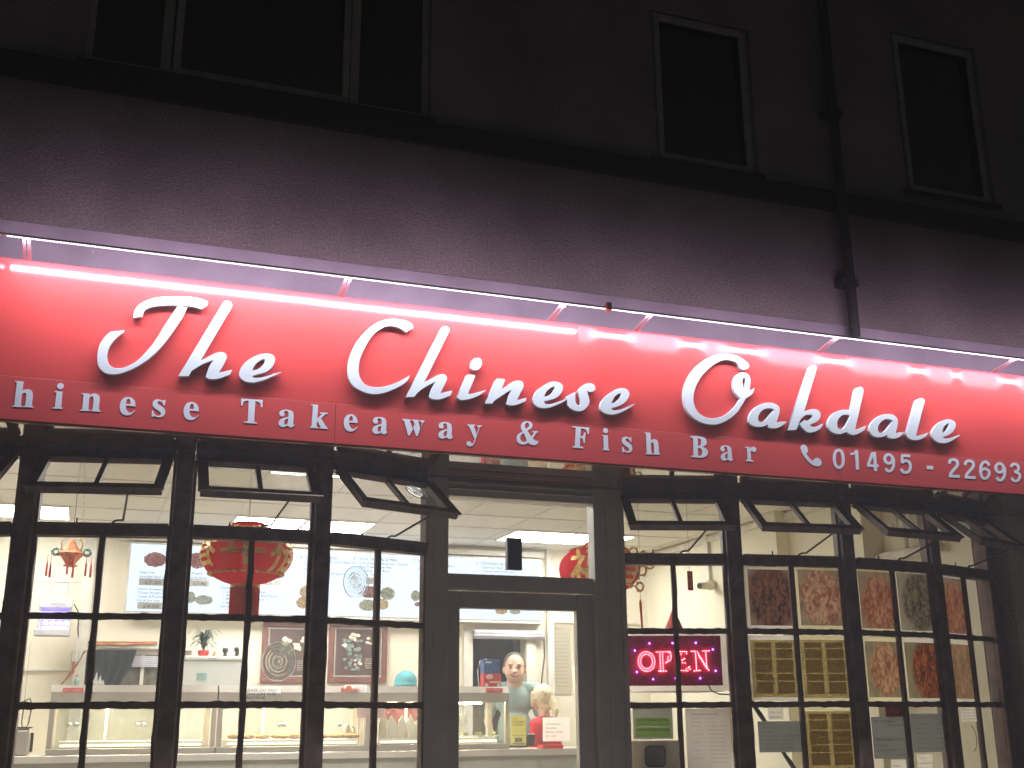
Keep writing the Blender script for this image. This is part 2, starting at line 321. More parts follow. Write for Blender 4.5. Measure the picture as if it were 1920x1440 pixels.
# upstairs windows
def upwin(x0, x1, z0, z1, lights, casement=None):
    f = MB(); t = .045; y0, y1 = .03, .09
    f.bb(x0, x1, y0, y1, z0, z0+t); f.bb(x0, x1, y0, y1, z1-t, z1); f.bb(x0, x0+t, y0, y1, z0+t, z1-t); f.bb(x1-t, x1, y0, y1, z0+t, z1-t)
    for m in lights: f.bb(m-.028, m+.028, y0, y1, z0+t, z1-t)
    if casement:
        a, b = casement; q = .04
        f.bb(a, b, y0-.022, y0-.002, z0+.018, z0+.018+q); f.bb(a, b, y0-.022, y0-.002, z1-.02-q, z1-.02); f.bb(a, a+q, y0-.022, y0-.002, z0+.018+q, z1-.02-q); f.bb(b-q, b, y0-.022, y0-.002, z0+.018+q, z1-.02-q)
    w_ = f.build('window', M['upvc'], B, bevel=.004)
    MB().bb(x0+.02, x1-.02, .058, .066, z0+.02, z1-.02).build('pane', M['nightglass'], w_)
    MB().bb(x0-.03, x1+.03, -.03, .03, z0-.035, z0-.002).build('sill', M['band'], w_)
    MB().bb(x0, x1, .2, .22, z0, z1).build('curtain', M['curtain'], w_)
upwin(-.30, 1.66, 5.085, 6.5, (.13, 1.2), (.17, 1.165))
upwin(3.16, 3.93, 5.085, 6.2, (), (3.2, 3.89)); upwin(5.12, 5.90, 5.17, 6.46, (), (5.16, 5.86))
# downpipe
mb = MB(); p = at(1592, 450, -.08); mb.tube([(p.x-.02, -.075, 4.0), (p.x-.03, -.075, 5.6), (p.x-.03, -.075, 7.4)], .034, 12)
for z in (4.35, 5.6): mb.bb(p.x-.09, p.x+.04, -.085, -.001, z, z+.05)
mb.build('downpipe', M['pipe'], B, smooth=False)

# shop walls inside
mb = MB(); dx0, dx1 = at(885, 1200, YB).x, at(985, 1200, YB).x; dzt = at(930, 1193, YB).z
wx0, wx1 = at(150, 1240, YB).x, at(292, 1240, YB).x+.3; wzt, wzb = at(220, 1218, YB).z, at(220, 1300, YB).z
mb.bb(XL, wx0, YB, YB+.15, ZFL, ZC); mb.bb(wx0, wx1, YB, YB+.15, wzt, ZC); mb.bb(wx0, wx1, YB, YB+.15, ZFL, wzb)
mb.bb(wx1, dx0, YB, YB+.15, ZFL, ZC); mb.bb(dx0, dx1, YB, YB+.15, dzt, ZC); mb.bb(dx1, XR, YB, YB+.15, ZFL, ZC)
mb.build('back_wall', M['wall'], B)
MB().bb(XR, XR+.12, .12, YB+.15, ZFL, ZC).build('side_wall', M['wallr'], B)
MB().bb(XL-.12, XL, .12, YB+.15, ZFL, ZC).build('side_wall', M['wallr'], B)
MB().bb(XL, XR, .1, .16, 2.91, ZC).build('front_wall', M['wallr'], B)
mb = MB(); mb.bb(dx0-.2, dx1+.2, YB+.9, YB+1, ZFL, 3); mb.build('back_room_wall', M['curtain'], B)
mb = MB(); z = at(80, 1256, YB).z; mb.bb(XL, at(150, 1256, YB).x, YB-.02, YB, z-.012, z+.012)
x = at(163, 1100, YB).x; mb.bb(x-.05, x+.05, YB-.05, YB, ZFL, ZC); mb.bb(x+.2, at(295, 1200, YB).x+.1, YB-.02, YB, wzt+.01, wzt+.045)
q0, q1 = at(1022, 1100, YB), at(1030, 1100, YB); mb.bb(q0.x, q1.x+.02, YB-.06, YB, ZFL, ZC)
zz = at(1050, 1166, YB).z; mb.bb(q1.x+.02, at(1200, 1166, YB).x, YB-.02, YB, zz-.012, zz+.012)
z = at(100, 1090, YB).z; mb.bb(XL, x-.05, YB-.006, YB, z-.006, z+.006)
q_ = mb.build('skirting_trim', M['trim'], B, bevel=.004); mb = MB()
# door architrave
mb.bb(dx0-.09, dx0, YB-.03, YB, ZFL, dzt+.07); mb.bb(dx1, dx1+.1, YB-.03, YB, ZFL, dzt+.07); mb.bb(dx0, dx1, YB-.03, YB, dzt, dzt+.07)
mb.build('architrave', M['trim'], B, bevel=.004)
# boxed-in column and pipework on the right wall
mb = MB(); a, b = atX(1478, 1000, XR), atX(1447, 1000, XR); mb.bb(XR-.12, XR, a.y, b.y, ZFL, ZC)
a, b = atX(1655, 1000, XR), atX(1607, 1000, XR); mb.bb(XR-.18, XR, a.y, b.y, ZFL, ZC); mb.build('wall_column', M['wallr'], B, bevel=.004)
mb = MB(); c = atX(1327, 1050, XR-.02); mb.bb(XR-.035, XR, c.y-.03, c.y+.03, atX(1327, 1090, XR-.02).z, ZC)
zz = ZC-.02; mb.bb(XR-.03, XR, .3, YB, zz-.05, zz); mb.build('cable_trunking', M['trim'], B)
mb = MB(); p = atX(1720, 1033, XR-.05); mb.tube([(XR-.06, p.y-.25, p.z), (XR-.06, p.y+.5, p.z)], .035, 12); mb.tube([(XR-.06, p.y+.1, p.z), (XR-.06, p.y+.1, ZC)], .02, 10)
mb.build('pipe', M['trim'], B, smooth=True)

# ------------------------------------------------------------ bow shopfront (bars, transom, posts)
ZH, ZTR, ZS = 2.85, 2.5, .9              # head of the opening, transom centre, sill
BARS = (2.1, 1.7, 1.3)
def fbox(mb, i, u0, u1, z0, z1, out=0., dep=.06):
    a, b, t, n = facet(i); c = a+t*((u0+u1)/2)-n*(dep/2-out); mb.box((c.x, c.y, (z0+z1)/2), (u1-u0, dep, z1-z0), X=t, Y=n)
def ragged(mb, i, u0, u1, z0, z1, out, along, amp=.0035):
    """brushed paint over a bar, its edge wandering onto the glass"""
    a, b, t, n = facet(i); n_ = 22; c1 = []; c2 = []
    for k in range(n_+1):
        s = k/n_; j1 = random.random()**2*amp; j2 = random.random()**2*amp
        if along == 'u':
            u = u0+(u1-u0)*s; c1.append(a+t*u+n*out+V3((0, 0, z1+j1))); c2.append(a+t*u+n*out+V3((0, 0, z0-j2)))
        else:
            z = z0+(z1-z0)*s; c1.append(a+t*(u1+j1)+n*out+V3((0, 0, z))); c2.append(a+t*(u0-j2)+n*out+V3((0, 0, z)))
    for k in range(n_): mb.quad(c1[k], c1[k+1], c2[k+1], c2[k])
def jamb(i):
    L = (VB[i+1]-VB[i]).length
    return .058, L-(.058 if i != 3 else .045)
CASE = {}
for i in (0, 1, 2, 3, 5, 6, 7, 8):
    a, b, t, n = facet(i); u0, u1 = jamb(i); L = (b-a).length; mid = (u0+u1)/2
    mb = MB()
    fbox(mb, i, u0-.03, u0, ZS, ZH, -.012, .05); fbox(mb, i, u1, u1+.03, ZS, ZH, -.012, .05)
    fbox(mb, i, u0, u1, ZTR-.028, ZTR+.028, .004, .07); fbox(mb, i, u0, u1, ZTR+.02, ZTR+.032, .018, .02)
    ragged(mb, i, u0, u1, ZTR-.03, ZTR+.0, -.0195, 'u')
    for z in BARS: fbox(mb, i, u0, u1, z-.013, z+.013, -.012, .03); ragged(mb, i, u0, u1, z-.014, z+.014, -.0195, 'u', .006)
    fbox(mb, i, mid-.012, mid+.012, ZS, ZTR-.028, -.0105, .03); ragged(mb, i, mid-.013, mid+.013, ZS, ZTR-.03, -.019, 'z', .006)
    ragged(mb, i, u0-.01, u0+.002, ZS, ZTR-.03, -.0185, 'z', .006); ragged(mb, i, u1-.002, u1+.01, ZS, ZTR-.03, -.0185, 'z', .006)
    w_ = mb.build('shop_window', M['frame'], B)
    g = MB(); q = a-n*.03; g.quad(q+t*u0+V3((0, 0, ZS)), q+t*u1+V3((0, 0, ZS)), q+t*u1+V3((0, 0, ZTR)), q+t*u0+V3((0, 0, ZTR))); g.build('pane', M['glass'], w_)
    for uu in (.3,):
        c = a+t*(u0+(u1-u0)*uu)+n*.0; MB().tube([c+V3((0, 0, ZTR+.03)), c+V3((0, 0, ZTR+.055))], .004, 6).build('stay_peg', M['dark'], w_)
    # the top-hung casement, pushed open
    th = R(50); dn = V3((0, 0, -math.cos(th)))+n*math.sin(th); nn = n*math.cos(th)+V3((0, 0, math.sin(th)))
    h0 = a+n*.012+V3((0, 0, ZH)); Lc = .335; cm = MB()
    def cb(ua, ub, l0, l1, d0=0., dep=.034):
        c = h0+t*((ua+ub)/2)+dn*((l0+l1)/2)+nn*(d0-dep/2+.017); cm.box(c, (ub-ua, l1-l0, dep), X=t, Y=dn, Z=nn)
    ca, cb_ = u0+.002, u1-.002
    cb(ca, cb_, 0, .034); cb(ca, cb_, Lc-.052, Lc); cb(ca, ca+.042, .045, Lc-.052); cb(cb_-.042, cb_, .045, Lc-.052)
    cb(mid-.012, mid+.012, .045, Lc-.052, -.004, .026); cb(ca-.012, cb_+.012, Lc-.01, Lc+.004, .008, .012); cb(ca-.01, ca+.004, .02, Lc, .008, .012); cb(cb_-.004, cb_+.01, .02, Lc, .008, .012)
    cs = cm.build('casement', M['frame'], B, bevel=.002)
    g = MB(); q = h0+nn*.002; g.quad(q+t*(ca+.04)+dn*.03, q+t*(cb_-.04)+dn*.03, q+t*(cb_-.04)+dn*(Lc-.05), q+t*(ca+.04)+dn*(Lc-.05)); g.build('pane', M['glass'], cs)
    s0 = a+t*(u0+(u1-u0)*.6)-n*.0+V3((0, 0, ZTR+.035)); s1 = h0+t*(u0+(u1-u0)*.74)+dn*(Lc-.02)-nn*.02
    sm = MB(); sm.tube([s0-t*.02, s0+V3((0, 0, .012)), s0+t*.03+V3((0, 0, .014)), s1], .0055, 6); sm.build('stay', M['dark'], cs)
    CASE[i] = (h0, t, dn, nn, u0, u1, Lc)
# posts at the bow corners
for i in range(len(VB)):
    p = VB[i]; ns = [facet(k)[3] for k in (i-1, i) if 0 <= k < len(VB)-1]; n = (sum(ns, V3((0, 0, 0)))).normalized(); t = V3((-n.y, n.x, 0))
    wd = .084 if i not in (0, 9) else .12; mb = MB()
    if i not in (4, 5):
        mb.box((p.x-n.x*.035, p.y-n.y*.035, (ZS+ZB)/2-.002), (wd, .09, ZB-ZS-.004), X=t, Y=n); mb.build('post', M['frame'], B, bevel=.008)
# header (follows the bow) and sill
for i in (0, 1, 2, 3, 5, 6, 7, 8):
    L = (VB[i+1]-VB[i]).length; mb = MB()
    fbox(mb, i, .05, L-.05, ZH, ZB-.004, .006, .08); mb.build('window_head', M['frame'], B)
    mb = MB(); fbox(mb, i, 0, L, ZS-.07, ZS, .04, .12); fbox(mb, i, 0, L, ZFL-.4, ZS-.07, .0, .1); mb.build('stall_riser', M['frame'], B)
# door set in the middle: frame, fanlight, leaf
YD = 0.0
mb = MB(); xa, xb = 1.715, 2.79
def fr(x0, x1, z0, z1, y0=YD, y1=YD+.07): mb.bb(x0, x1, y0, y1, z0, z1)
fr(1.66, 1.785, ZFL-.2, ZB-.004, -.045, .06); fr(2.645, 2.835, ZFL-.2, ZB-.004, -.03, .06)
fr(1.785, 2.645, 2.803, ZB-.004, -.02, .06); fr(1.785, 2.645, 2.30, 2.385)
mb.bb(1.785, 2.645, -.032, -.02, 2.84, 2.85); mb.bb(1.785, 2.645, -.03, -.02, 2.875, 2.885)
for x in (1.70, 2.72, 2.80): mb.bb(x, x+.006, -.05, -.03, ZFL, ZB-.01)
mb.build('door_frame', M['door'], B, bevel=.004)
g = MB(); g.quad(V3((1.78, .03, 2.38)), V3((2.65, .03, 2.38)), V3((2.65, .03, 2.81)), V3((1.78, .03, 2.81))); g.build('fanlight', M['glass'], B)
mb = MB(); x0, x1, z0, z1 = 1.79, 2.64, ZFL+.02, 2.294
mb.bb(x0, x0+.078, .01, .06, z0, z1); mb.bb(x1-.095, x1, .01, .06, z0, z1); mb.bb(x0+.078, x1-.095, .01, .06, 2.203, z1); mb.bb(x0+.078, x1-.095, .01, .06, z0, z0+.25)
dl = mb.build('door', M['door'], B, bevel=.005)
g = MB(); g.quad(V3((x0+.07, .035, z0+.24)), V3((x1-.09, .035, z0+.24)), V3((x1-.09, .035, 2.21)), V3((x0+.07, .035, 2.21))); g.build('pane', M['glass'], dl)
mb = MB(); mb.tube([(x0+.04, -.02, 1.2), (x0+.04, -.02, 1.36)], .011, 10); mb.build('handle', M['chrome'], dl)
mb = MB(); a = at(950, 1008, .05); b = at(978, 1069, .05); mb.bb(a.x, b.x, .04, .075, b.z, a.z); mb.build('door_closer', M['dark'], B)
# soffit under the sign box, the varnished board that mirrors the windows
mb = MB(); mb.bb(-1.7, 7, YF+.03, .12, ZB, ZB+.02); mb.build('soffit', M['soffit'], B)

# bullseye panes: thick rippled discs set in the glazing
def bullseye(c, X, Z, N_, r, label):
    mb = MB(); prof = []; k = 22; nseg = 28
    for j in range(k+1):
        rr = r*j/k; hgt = .0009*math.cos(j*1.5)*(1-j/k)+.002*math.exp(-(j/3.2)**2)
        prof.append((rr, hgt))
    vs = []; fs = []
    for j, (rr, hh) in enumerate(prof):
        for s in range(nseg):
            th = 2*math.pi*s/nseg; vs.append(c+X*(rr*math.cos(th)+.002*math.sin(j*.9))+Z*(rr*math.sin(th)*1.1)+N_*(hh+.003))
    m_ = len(vs)
    for j in range(k):
        for s in range(nseg): fs.append((j*nseg+s, j*nseg+(s+1) % nseg, (j+1)*nseg+(s+1) % nseg, (j+1)*nseg+s))
    for s in range(nseg):
        th = 2*math.pi*s/nseg; vs.append(c+X*(r*math.cos(th))+Z*(r*math.sin(th)*1.1))
    fs.append(tuple(range(m_+nseg-1, m_-1, -1)))
    for s in range(nseg): fs.append((k*nseg+s, k*nseg+(s+1) % nseg, m_+(s+1) % nseg, m_+s))
    mb.add(vs, fs); o = mb.build('bullseye_glass', M['bull'], B, smooth=True); o['label'] = label
    for p in o.data.polygons:
        if len(p.vertices) > 4 or abs(p.normal.dot(N_)) < .5: p.use_smooth = False
a, b, t, n = facet(3); bullseye(onf(667, 1092, 3, .026), t, V3((0, 0, 1)), n, .075, 'swirled bullseye pane in front of the lit menu')
a, b, t, n = facet(2); bullseye(onf(522, 1240, 2, .026), t, V3((0, 0, 1)), n, .085, 'swirled bullseye pane in front of the left carved picture')
h0, t, dn, nn, u0, u1, Lc = CASE[3]; bullseye(h0+t*(u0+(u1-u0)*.73)+dn*.13+nn*.004, t, -dn, nn, .06, 'swirled bullseye pane in the open casement nearest the door')

# ============================================================ FASCIA SIGN
FS = thing('fascia_sign', 'long red shop fascia with raised white script and smaller white lettering', 'shop sign', (2.5, YF, ZB))
def gfun(x):                     # how far the top edge leans out: the right-hand panels are slightly buckled
    if x < 2.32: return .12*math.sin(x*5)*0+.0
    d = 0
    for c, wd in ((2.52, .13), (3.0, .09), (3.33, .15), (3.93, .13), (4.52, .08), (4.8, .045), (5.2, .09)): d = max(d, math.exp(-((x-c)/wd)**4))
    return 1-d
ZM = at(700, 762, YF).z
mb = MB(); nx = 820; zs = [ZM, ZM+.1, ZM+.25, ZT-.2, ZT-.16, ZT-.13, ZT-.108, ZT-.068, ZT-.053, ZT-.038, ZT-.023, ZT-.013, ZT-.004, ZT]; X0, X1 = -1.6, 6.6
vs = []; nz_ = len(zs)
for k in range(nx+1):
    x = X0+(X1-X0)*k/nx; gg = gfun(x)
    for z in zs:
        s = max(0, (z-ZT+.068)/.068); y = YF-.0006*math.sin(x*9)*min(1, (z-ZM))
        if z == ZT: y += .004
        vs.append((x, y, z))
mb.add(vs, [(k*nz_+j, (k+1)*nz_+j, (k+1)*nz_+j+1, k*nz_+j+1) for k in range(nx) for j in range(nz_-1)])
# dull film is left on the polished sheet between the places where the lamp mirrors brightly
pnl = mb.build('panel', M['redfilm'], FS, smooth=True)
at_ = pnl.data.attributes.new('film', 'FLOAT', 'POINT'); off_ = wloc(FS)
for v in pnl.data.vertices:
    z = v.co.z+off_.z; q = max(0, min(1, (z-(ZT-.16))/.1)); at_.data[v.index].value = gfun(v.co.x+off_.x)*q*q*(3-2*q)
N, L = nodes(M['redfilm']); an = N.new('ShaderNodeAttribute'); an.attribute_name = 'film'; mr = N.new('ShaderNodeMapRange'); mr.inputs[3].default_value = .11; mr.inputs[4].default_value = .42
L.new(an.outputs['Fac'], mr.inputs[0]); L.new(mr.outputs[0], N['Principled BSDF'].inputs['Roughness'])
mb = MB(); mb.bb(X0, X1, YF+.012, YF+.08, ZM-.02, ZT-.01); mb.build('sign_tray', M['red'], FS)
XJ = at(628, 800, YF).x
mb = MB(); mb.bb(X0, XJ-.001, YF-.002, YF+.05, ZB, ZM-.002); mb.bb(XJ+.001, 3.9, YF-.002, YF+.05, ZB, ZM-.002); mb.bb(3.902, X1, YF-.002, YF+.05, ZB, ZM-.002)
mb.build('lower_panel', M['redlow'], FS, bevel=.0015)
mb = MB(); mb.bb(X0, X1, YF+.004, YF+.03, ZB-.008, ZB-.001); mb.build('edge_trim', mat('copper edge', (.4, .16, .09), .35, .5), FS)

def P_(off, s): return lambda x, y: (off[0]+x/s, off[1]+y/s)
CA, CB, CC, CD, CE = P_((160, 540), 8), P_((320, 550), 8), P_((640, 590), 8), P_((840, 640), 9.6), P_((1000, 660), 9.6)
CF, CG, CH = P_((1260, 640), 8), P_((1390, 660), 8), P_((1600, 680), 8)
SCRIPT = [
 (CA, ["720,450* 730,370 760,300 820,240 940,180 1100,140 1300,127 1500,130 1650,143 1760,170 1840,205* 1835,240 1810,275 1745,318* 1640,287 1530,272 1380,262 1240,260 1100,270 980,292 905,327 872,370 858,430*"]),
 (CA, ["1385,277* 1530,287* 1505,350 1460,440 1380,560 1290,690 1180,840 1060,970 920,1090 780,1180 640,1245 520,1285 420,1298 310,1280 230,1225 190,1150 180,1060 188,950 215,850 270,760 330,695 380,655* 585,635* 570,670* 490,730 410,810 355,900 332,990 335,1080 360,1150 410,1190 480,1205 570,1195 680,1150 790,1080 900,970 1010,840 1110,690 1200,550 1290,410"]),
 (CB, ["110,1245* 780,150* 800,125 840,113 885,120 915,150 922,190 905,228* 440,1015* 560,955 680,895 770,882 820,900 842,950 830,1000 795,1070 720,1195* 820,1170 920,1150* 895,1218* 800,1255 700,1285 620,1290 570,1282 525,1255* 545,1190 580,1100 640,1005* 500,1055 400,1110 315,1165* 270,1245*"]),
 (CB, ["1220,1240* 1330,1210 1440,1175 1520,1110 1560,1030 1565,980 1540,930 1480,905 1410,903 1300,930 1180,990 1080,1080 1035,1160 1028,1220 1045,1270 1100,1315 1180,1338 1260,1338 1350,1318 1460,1280 1560,1235 1650,1195* 1655,1180* 1560,1205 1450,1240 1340,1265 1270,1268 1235,1262*",
       "1222,1160* 1250,1100 1300,1040 1360,1000 1405,990 1412,1010 1400,1050 1360,1100 1300,1140"]),
 (CC, ["975,265* 900,215 820,182 740,170 660,180 590,215 500,280 420,380 350,500 295,620 265,740 260,850 275,930 310,1000 370,1055 450,1082 560,1088 680,1070 800,1030 910,980 1030,912* 1005,970 950,1030 860,1085 760,1130 640,1175 530,1193 420,1185 300,1145 190,1080 120,980 97,860 103,730 140,590 210,440 300,320 420,200 540,120 660,78 780,65 900,75 1000,105 1060,145 1080,195*"]),
 (CC, ["960,1240* 1490,215* 1510,185 1550,172 1595,185 1622,215 1620,248* 1243,1015* 1340,965 1450,905 1530,893 1575,920 1585,965 1570,1010 1485,1180* 1580,1160 1662,1140* 1640,1210* 1550,1250 1470,1272 1400,1272 1350,1262 1318,1245* 1340,1150 1380,1060 1412,1003* 1330,1050 1230,1105 1150,1165* 1100,1232*"]),
 (CD, ["160,1010* 330,615* 355,597* 490,607* 480,660* 355,950* 430,945 530,920 620,895 693,875* 600,950 480,1010 370,1045 230,1062* 190,1035*", "530,298 590,320 612,375 600,440 560,500 500,525 440,510 408,460 415,390 450,325"]),
 (CD, ["660,1120* 860,690* 885,668* 1028,685* 965,865* 1060,800 1160,730 1250,708 1330,725 1358,780 1350,840 1310,920 1240,1060* 1330,1040 1412,1018* 1400,1080* 1300,1120 1210,1150 1140,1158 1090,1150 1055,1135* 1070,1060 1100,960 1145,875* 1060,920 940,1000 840,1065* 800,1122*"]),
 (CE, ["190,890* 300,865 420,820 500,740 535,650 520,590 470,550 390,533 290,548 180,605 70,690 10,790 0,870 30,950 90,995 200,1012 300,1000 420,955 520,910 592,868* 592,845* 500,880 380,920 280,940 210,935*", "195,808* 220,740 270,680 340,632 375,628 370,680 320,750 260,790"]),
 (CE, ["585,830* 600,800* 680,755 760,718* 755,790 758,880 780,940 845,970* 850,900 835,800 800,700* 850,640 910,590 980,565 1050,568 1100,600 1115,650 1100,695 1050,720 1000,718 965,700* 985,770 1005,840 1010,900 990,960 940,1020 880,1060 800,1068 720,1045 650,1000 615,950 610,880*"]),
 (CE, ["1405,1015* 1520,980 1620,930 1690,860 1727,770 1715,710 1670,665 1590,650 1500,668 1390,730 1280,820 1215,920 1205,1000 1230,1060 1290,1105 1400,1128 1500,1115 1620,1070 1730,1005 1825,945* 1820,935* 1700,985 1600,1025 1500,1050 1430,1050*", "1405,925* 1430,860 1480,790 1550,745 1575,748 1565,800 1520,865 1460,910"]),
 (CF, ["1075,430* 1030,410 1000,360 980,325* 900,290 820,278 740,290 640,340 540,420 440,530 370,650 330,770 320,870 340,970 390,1060 470,1125 560,1152 660,1150 770,1115 870,1050 960,960 1025,855* 985,820 940,760 915,670 925,570 970,500 1040,468 1110,475 1160,520 1178,600 1170,680 1160,740* 1240,700* 1220,760 1190,805 1110,855* 1060,940 980,1060 880,1150 760,1220 640,1250 520,1240 400,1200 290,1120 210,1010 175,880 172,760 200,640 260,510 350,390 470,290 600,225 720,197 850,193 960,215 1060,265 1130,320 1157,365 1140,405", "1078,542 1100,580 1098,640 1083,700 1062,650 1057,590"]),
 (CG, ["575,840* 575,880 568,930 545,1000 525,1060* 600,1045 685,1047* 630,1095 560,1135 480,1148 430,1140 390,1125* 400,1085* 340,1115 260,1125 180,1110 120,1060 110,1000 130,930 190,850 280,790 380,762 470,765 530,790 562,818*", "500,865* 430,845 370,850 300,890 260,950 250,1010 270,1045 310,1050 360,1020 420,950 460,900"]),
 (CG, ["690,1175* 1000,270* 1010,235 1050,208 1100,207 1135,225* 1110,320* 940,905* 1010,870 1090,857 1150,875 1185,920 1180,990 1140,1040 1070,1075 1020,1105* 1100,1125 1160,1105 1225,1075* 1200,1140* 1130,1185 1040,1210 980,1195 920,1140 875,1080* 960,1020* 975,1035* 1030,1010 1065,970 1060,945 1020,940 960,950 900,1000 865,1060* 850,1110 825,1170*"]),
 (CG, ["1640,880* 1700,580* 1720,545 1770,525 1815,535 1832,580 1825,640* 1705,1165* 1780,1145 1872,1105* 1850,1170* 1770,1220 1690,1245 1630,1235 1575,1200* 1500,1230 1420,1228 1350,1195 1300,1130 1295,1060 1330,980 1400,910 1500,872 1580,868", "1620,945* 1560,940 1500,960 1450,1020 1440,1090 1455,1145 1500,1160 1560,1110 1600,1040 1620,980"]),
 (CH, ["668,860* 668,900 660,960 635,1060* 700,1045 775,1045* 720,1095 660,1130 590,1142 550,1135 505,1120* 512,1085* 450,1110 370,1120 300,1100 250,1050 240,990 265,920 330,840 420,785 520,770 600,785 655,825*", "600,878* 550,855 490,850 430,880 380,940 368,1000 385,1045 430,1052 480,1020 530,960 570,900"]),
 (CH, ["790,1080* 930,590* 950,555 1000,535 1050,540 1075,570* 1050,660* 938,1100* 1000,1090 1060,1070 1130,1045* 1085,1110* 1010,1150 930,1165 860,1150 810,1115"]),
 (CH, ["1330,1120* 1420,1090 1490,1040 1530,970 1535,915 1500,870 1430,850 1340,870 1250,930 1190,1010 1175,1070 1200,1140 1260,1190 1350,1210 1430,1195 1530,1140 1610,1080* 1540,1100 1450,1130 1380,1140*", "1330,1050* 1350,980 1390,930 1430,915 1430,950 1400,1010 1360,1045"]),
]
YL = YF-.026
def to_plane(fn, s, Y, sub=6):
    out = []
    for (x, y) in spline(parse(s), sub):
        p = at(*fn(x, y), Y); out.append((p.x, p.z))
    return out
for fn, cs in SCRIPT:
    extrude_shape('letter', [to_plane(fn, c, YL, 5) for c in cs], YL, .02, M['white'], FS, bev=.001)
# small serif lettering
S1, S2, S3, S4, S5, S6, S7 = P_((0, 690), 9.6), P_((200, 710), 9.6), P_((420, 720), 8), P_((620, 740), 6.4), P_((940, 770), 6), P_((1270, 790), 6.4), P_((1540, 820), 5.0526)
circ = lambda cx, cy, rx, ry: ' '.join('%g,%g' % (cx+rx*math.cos(a*math.pi/5), cy+ry*math.sin(a*math.pi/5)) for a in range(10))
G = {
 'h': (S1, ["212,675* 210,664* 255,650* 300,240* 265,228* 268,212* 420,222* 405,385* 450,365 520,362 570,390 588,450 580,560 572,655* 602,675* 598,692* 415,682* 418,668* 450,655* 465,540 470,460 455,428 425,425 388,455* 375,650* 405,668* 400,685*"]),
 'i': (S1, ["925,728* 925,714* 970,700* 1000,440* 960,428* 965,412* 1110,422* 1085,700* 1112,718* 1110,735*", circ(1070, 322, 60, 55)]),
 'n': (S1, ["1437,768* 1435,755* 1480,740* 1505,480* 1465,468* 1468,452* 1615,465* 1610,495* 1670,462 1730,465 1780,495 1797,550 1785,650 1780,750* 1808,770* 1805,788* 1630,775* 1632,760* 1665,750* 1680,640 1685,560 1675,520 1650,508 1620,525 1605,550* 1590,740* 1618,755* 1615,772*"]),
 'e': (S2, ["330,470* 505,485* 503,440 490,390 455,345 400,318 340,318 280,345 235,410 220,490 235,570 280,625 350,645 410,635 465,595 500,562* 490,553* 450,585 410,595 370,580 340,540 330,500", "330,440* 340,390 365,350 392,350 410,385 412,445*"]),
 's': (S2, ["810,680* 820,565* 845,570* 860,620 900,655 945,658 978,635 970,600 930,565 870,525 835,480 832,430 860,385 910,365 965,370 1010,390 1040,378* 1062,378* 1052,475* 1028,470* 1010,430 970,400 935,400 915,420 930,450 980,485 1035,525 1058,575 1050,630 1010,675 940,690 880,675 855,668 832,682*"]),
 'T': (S3, ["258,218* 582,240* 575,350* 552,348* 548,300 520,270 470,260* 452,560* 470,575 498,578* 496,594* 298,580* 300,565* 340,562 358,550* 370,250* 320,255 290,275 275,325* 255,325*"]),
 'a': (S3, ["1057,603* 1030,632 990,640 955,612* 910,630 860,632 822,600 820,560 850,520 900,498 965,485* 968,440 955,402 925,395 900,407 908,440 895,470 860,475 835,455 832,415 860,385 920,375 985,382 1030,410 1042,460 1035,585* 1045,598*", "962,508* 925,520 903,550 905,590 930,600 955,578*"]),
 'k': (S3, ["1287,656* 1285,645* 1315,630* 1335,325* 1310,318* 1312,303* 1412,312* 1400,520* 1470,450* 1440,440* 1440,425* 1558,432* 1555,448* 1520,455* 1455,515* 1540,650* 1560,658* 1558,675* 1435,665* 1436,652* 1450,645* 1405,560* 1394,572* 1390,645* 1420,652* 1418,665*"]),
 'w': (S4, ["862,290* 965,298* 962,312* 950,315* 985,410* 1010,355* 995,316* 975,308* 975,298* 1065,306* 1063,318* 1050,322* 1078,420* 1098,335* 1075,322* 1078,308* 1128,312* 1125,325* 1108,335* 1045,495* 1025,495* 995,402* 948,490* 930,488* 880,312* 862,303*"]),
 'y': (S4, ["1638,355* 1735,360* 1735,372* 1718,378* 1750,480* 1778,395* 1755,380* 1755,368* 1812,368* 1810,382* 1790,390* 1730,560* 1710,603 1675,620 1640,610 1630,580 1648,560 1675,562 1690,583 1708,585 1728,530* 1660,378* 1640,368*"]),
 '&': (S5, ["415,230* 413,243* 395,250 370,285 352,312* 385,338* 420,342* 405,372 370,388 330,380 303,360* 270,378 225,378 185,355 172,310 190,265 240,235* 222,200 225,155 250,128 290,120 330,130 350,160 340,195 310,215 292,224* 338,292* 360,265 370,245* 345,241* 347,228*", "275,203* 300,188 315,165 305,140 285,136 268,155 265,180", "254,252* 225,270 212,305 225,340 260,352 290,340*"]),
 'F': (S5, ["800,175* 990,190* 985,262* 970,260* 960,225 930,205 895,200* 890,288* 920,282 932,245* 948,245* 940,365* 925,362* 918,320 888,303* 882,400* 922,408* 920,425* 800,415* 802,402* 830,395* 838,195* 800,187*"]),
 'B': (S6, ["158,175* 270,180 330,200 350,240 345,280 300,305* 350,330 368,370 350,415 300,437 240,435* 168,428* 168,415* 195,405* 190,205* 160,190*", "245,205* 275,212 287,248 275,288 245,296*", "245,315* 285,328 302,370 285,408 250,413*"]),
 'r': (S6, ["810,305* 875,308* 878,335* 895,310 925,308 948,335 940,360 915,370 892,352 880,362* 885,460* 912,468* 910,485* 822,478* 822,465* 845,458* 838,325* 812,318*"]),
}
YV = YF-.0042
GW = {}
for k, (fn, cs) in G.items():
    GW[k] = [to_plane(fn, c, YV, 4) for c in cs]
def blpt(k): xs_ = [p[0] for c in GW[k] for p in c]; zs_ = [p[1] for c in GW[k] for p in c]; return min(xs_), max(xs_), min(zs_), max(zs_)
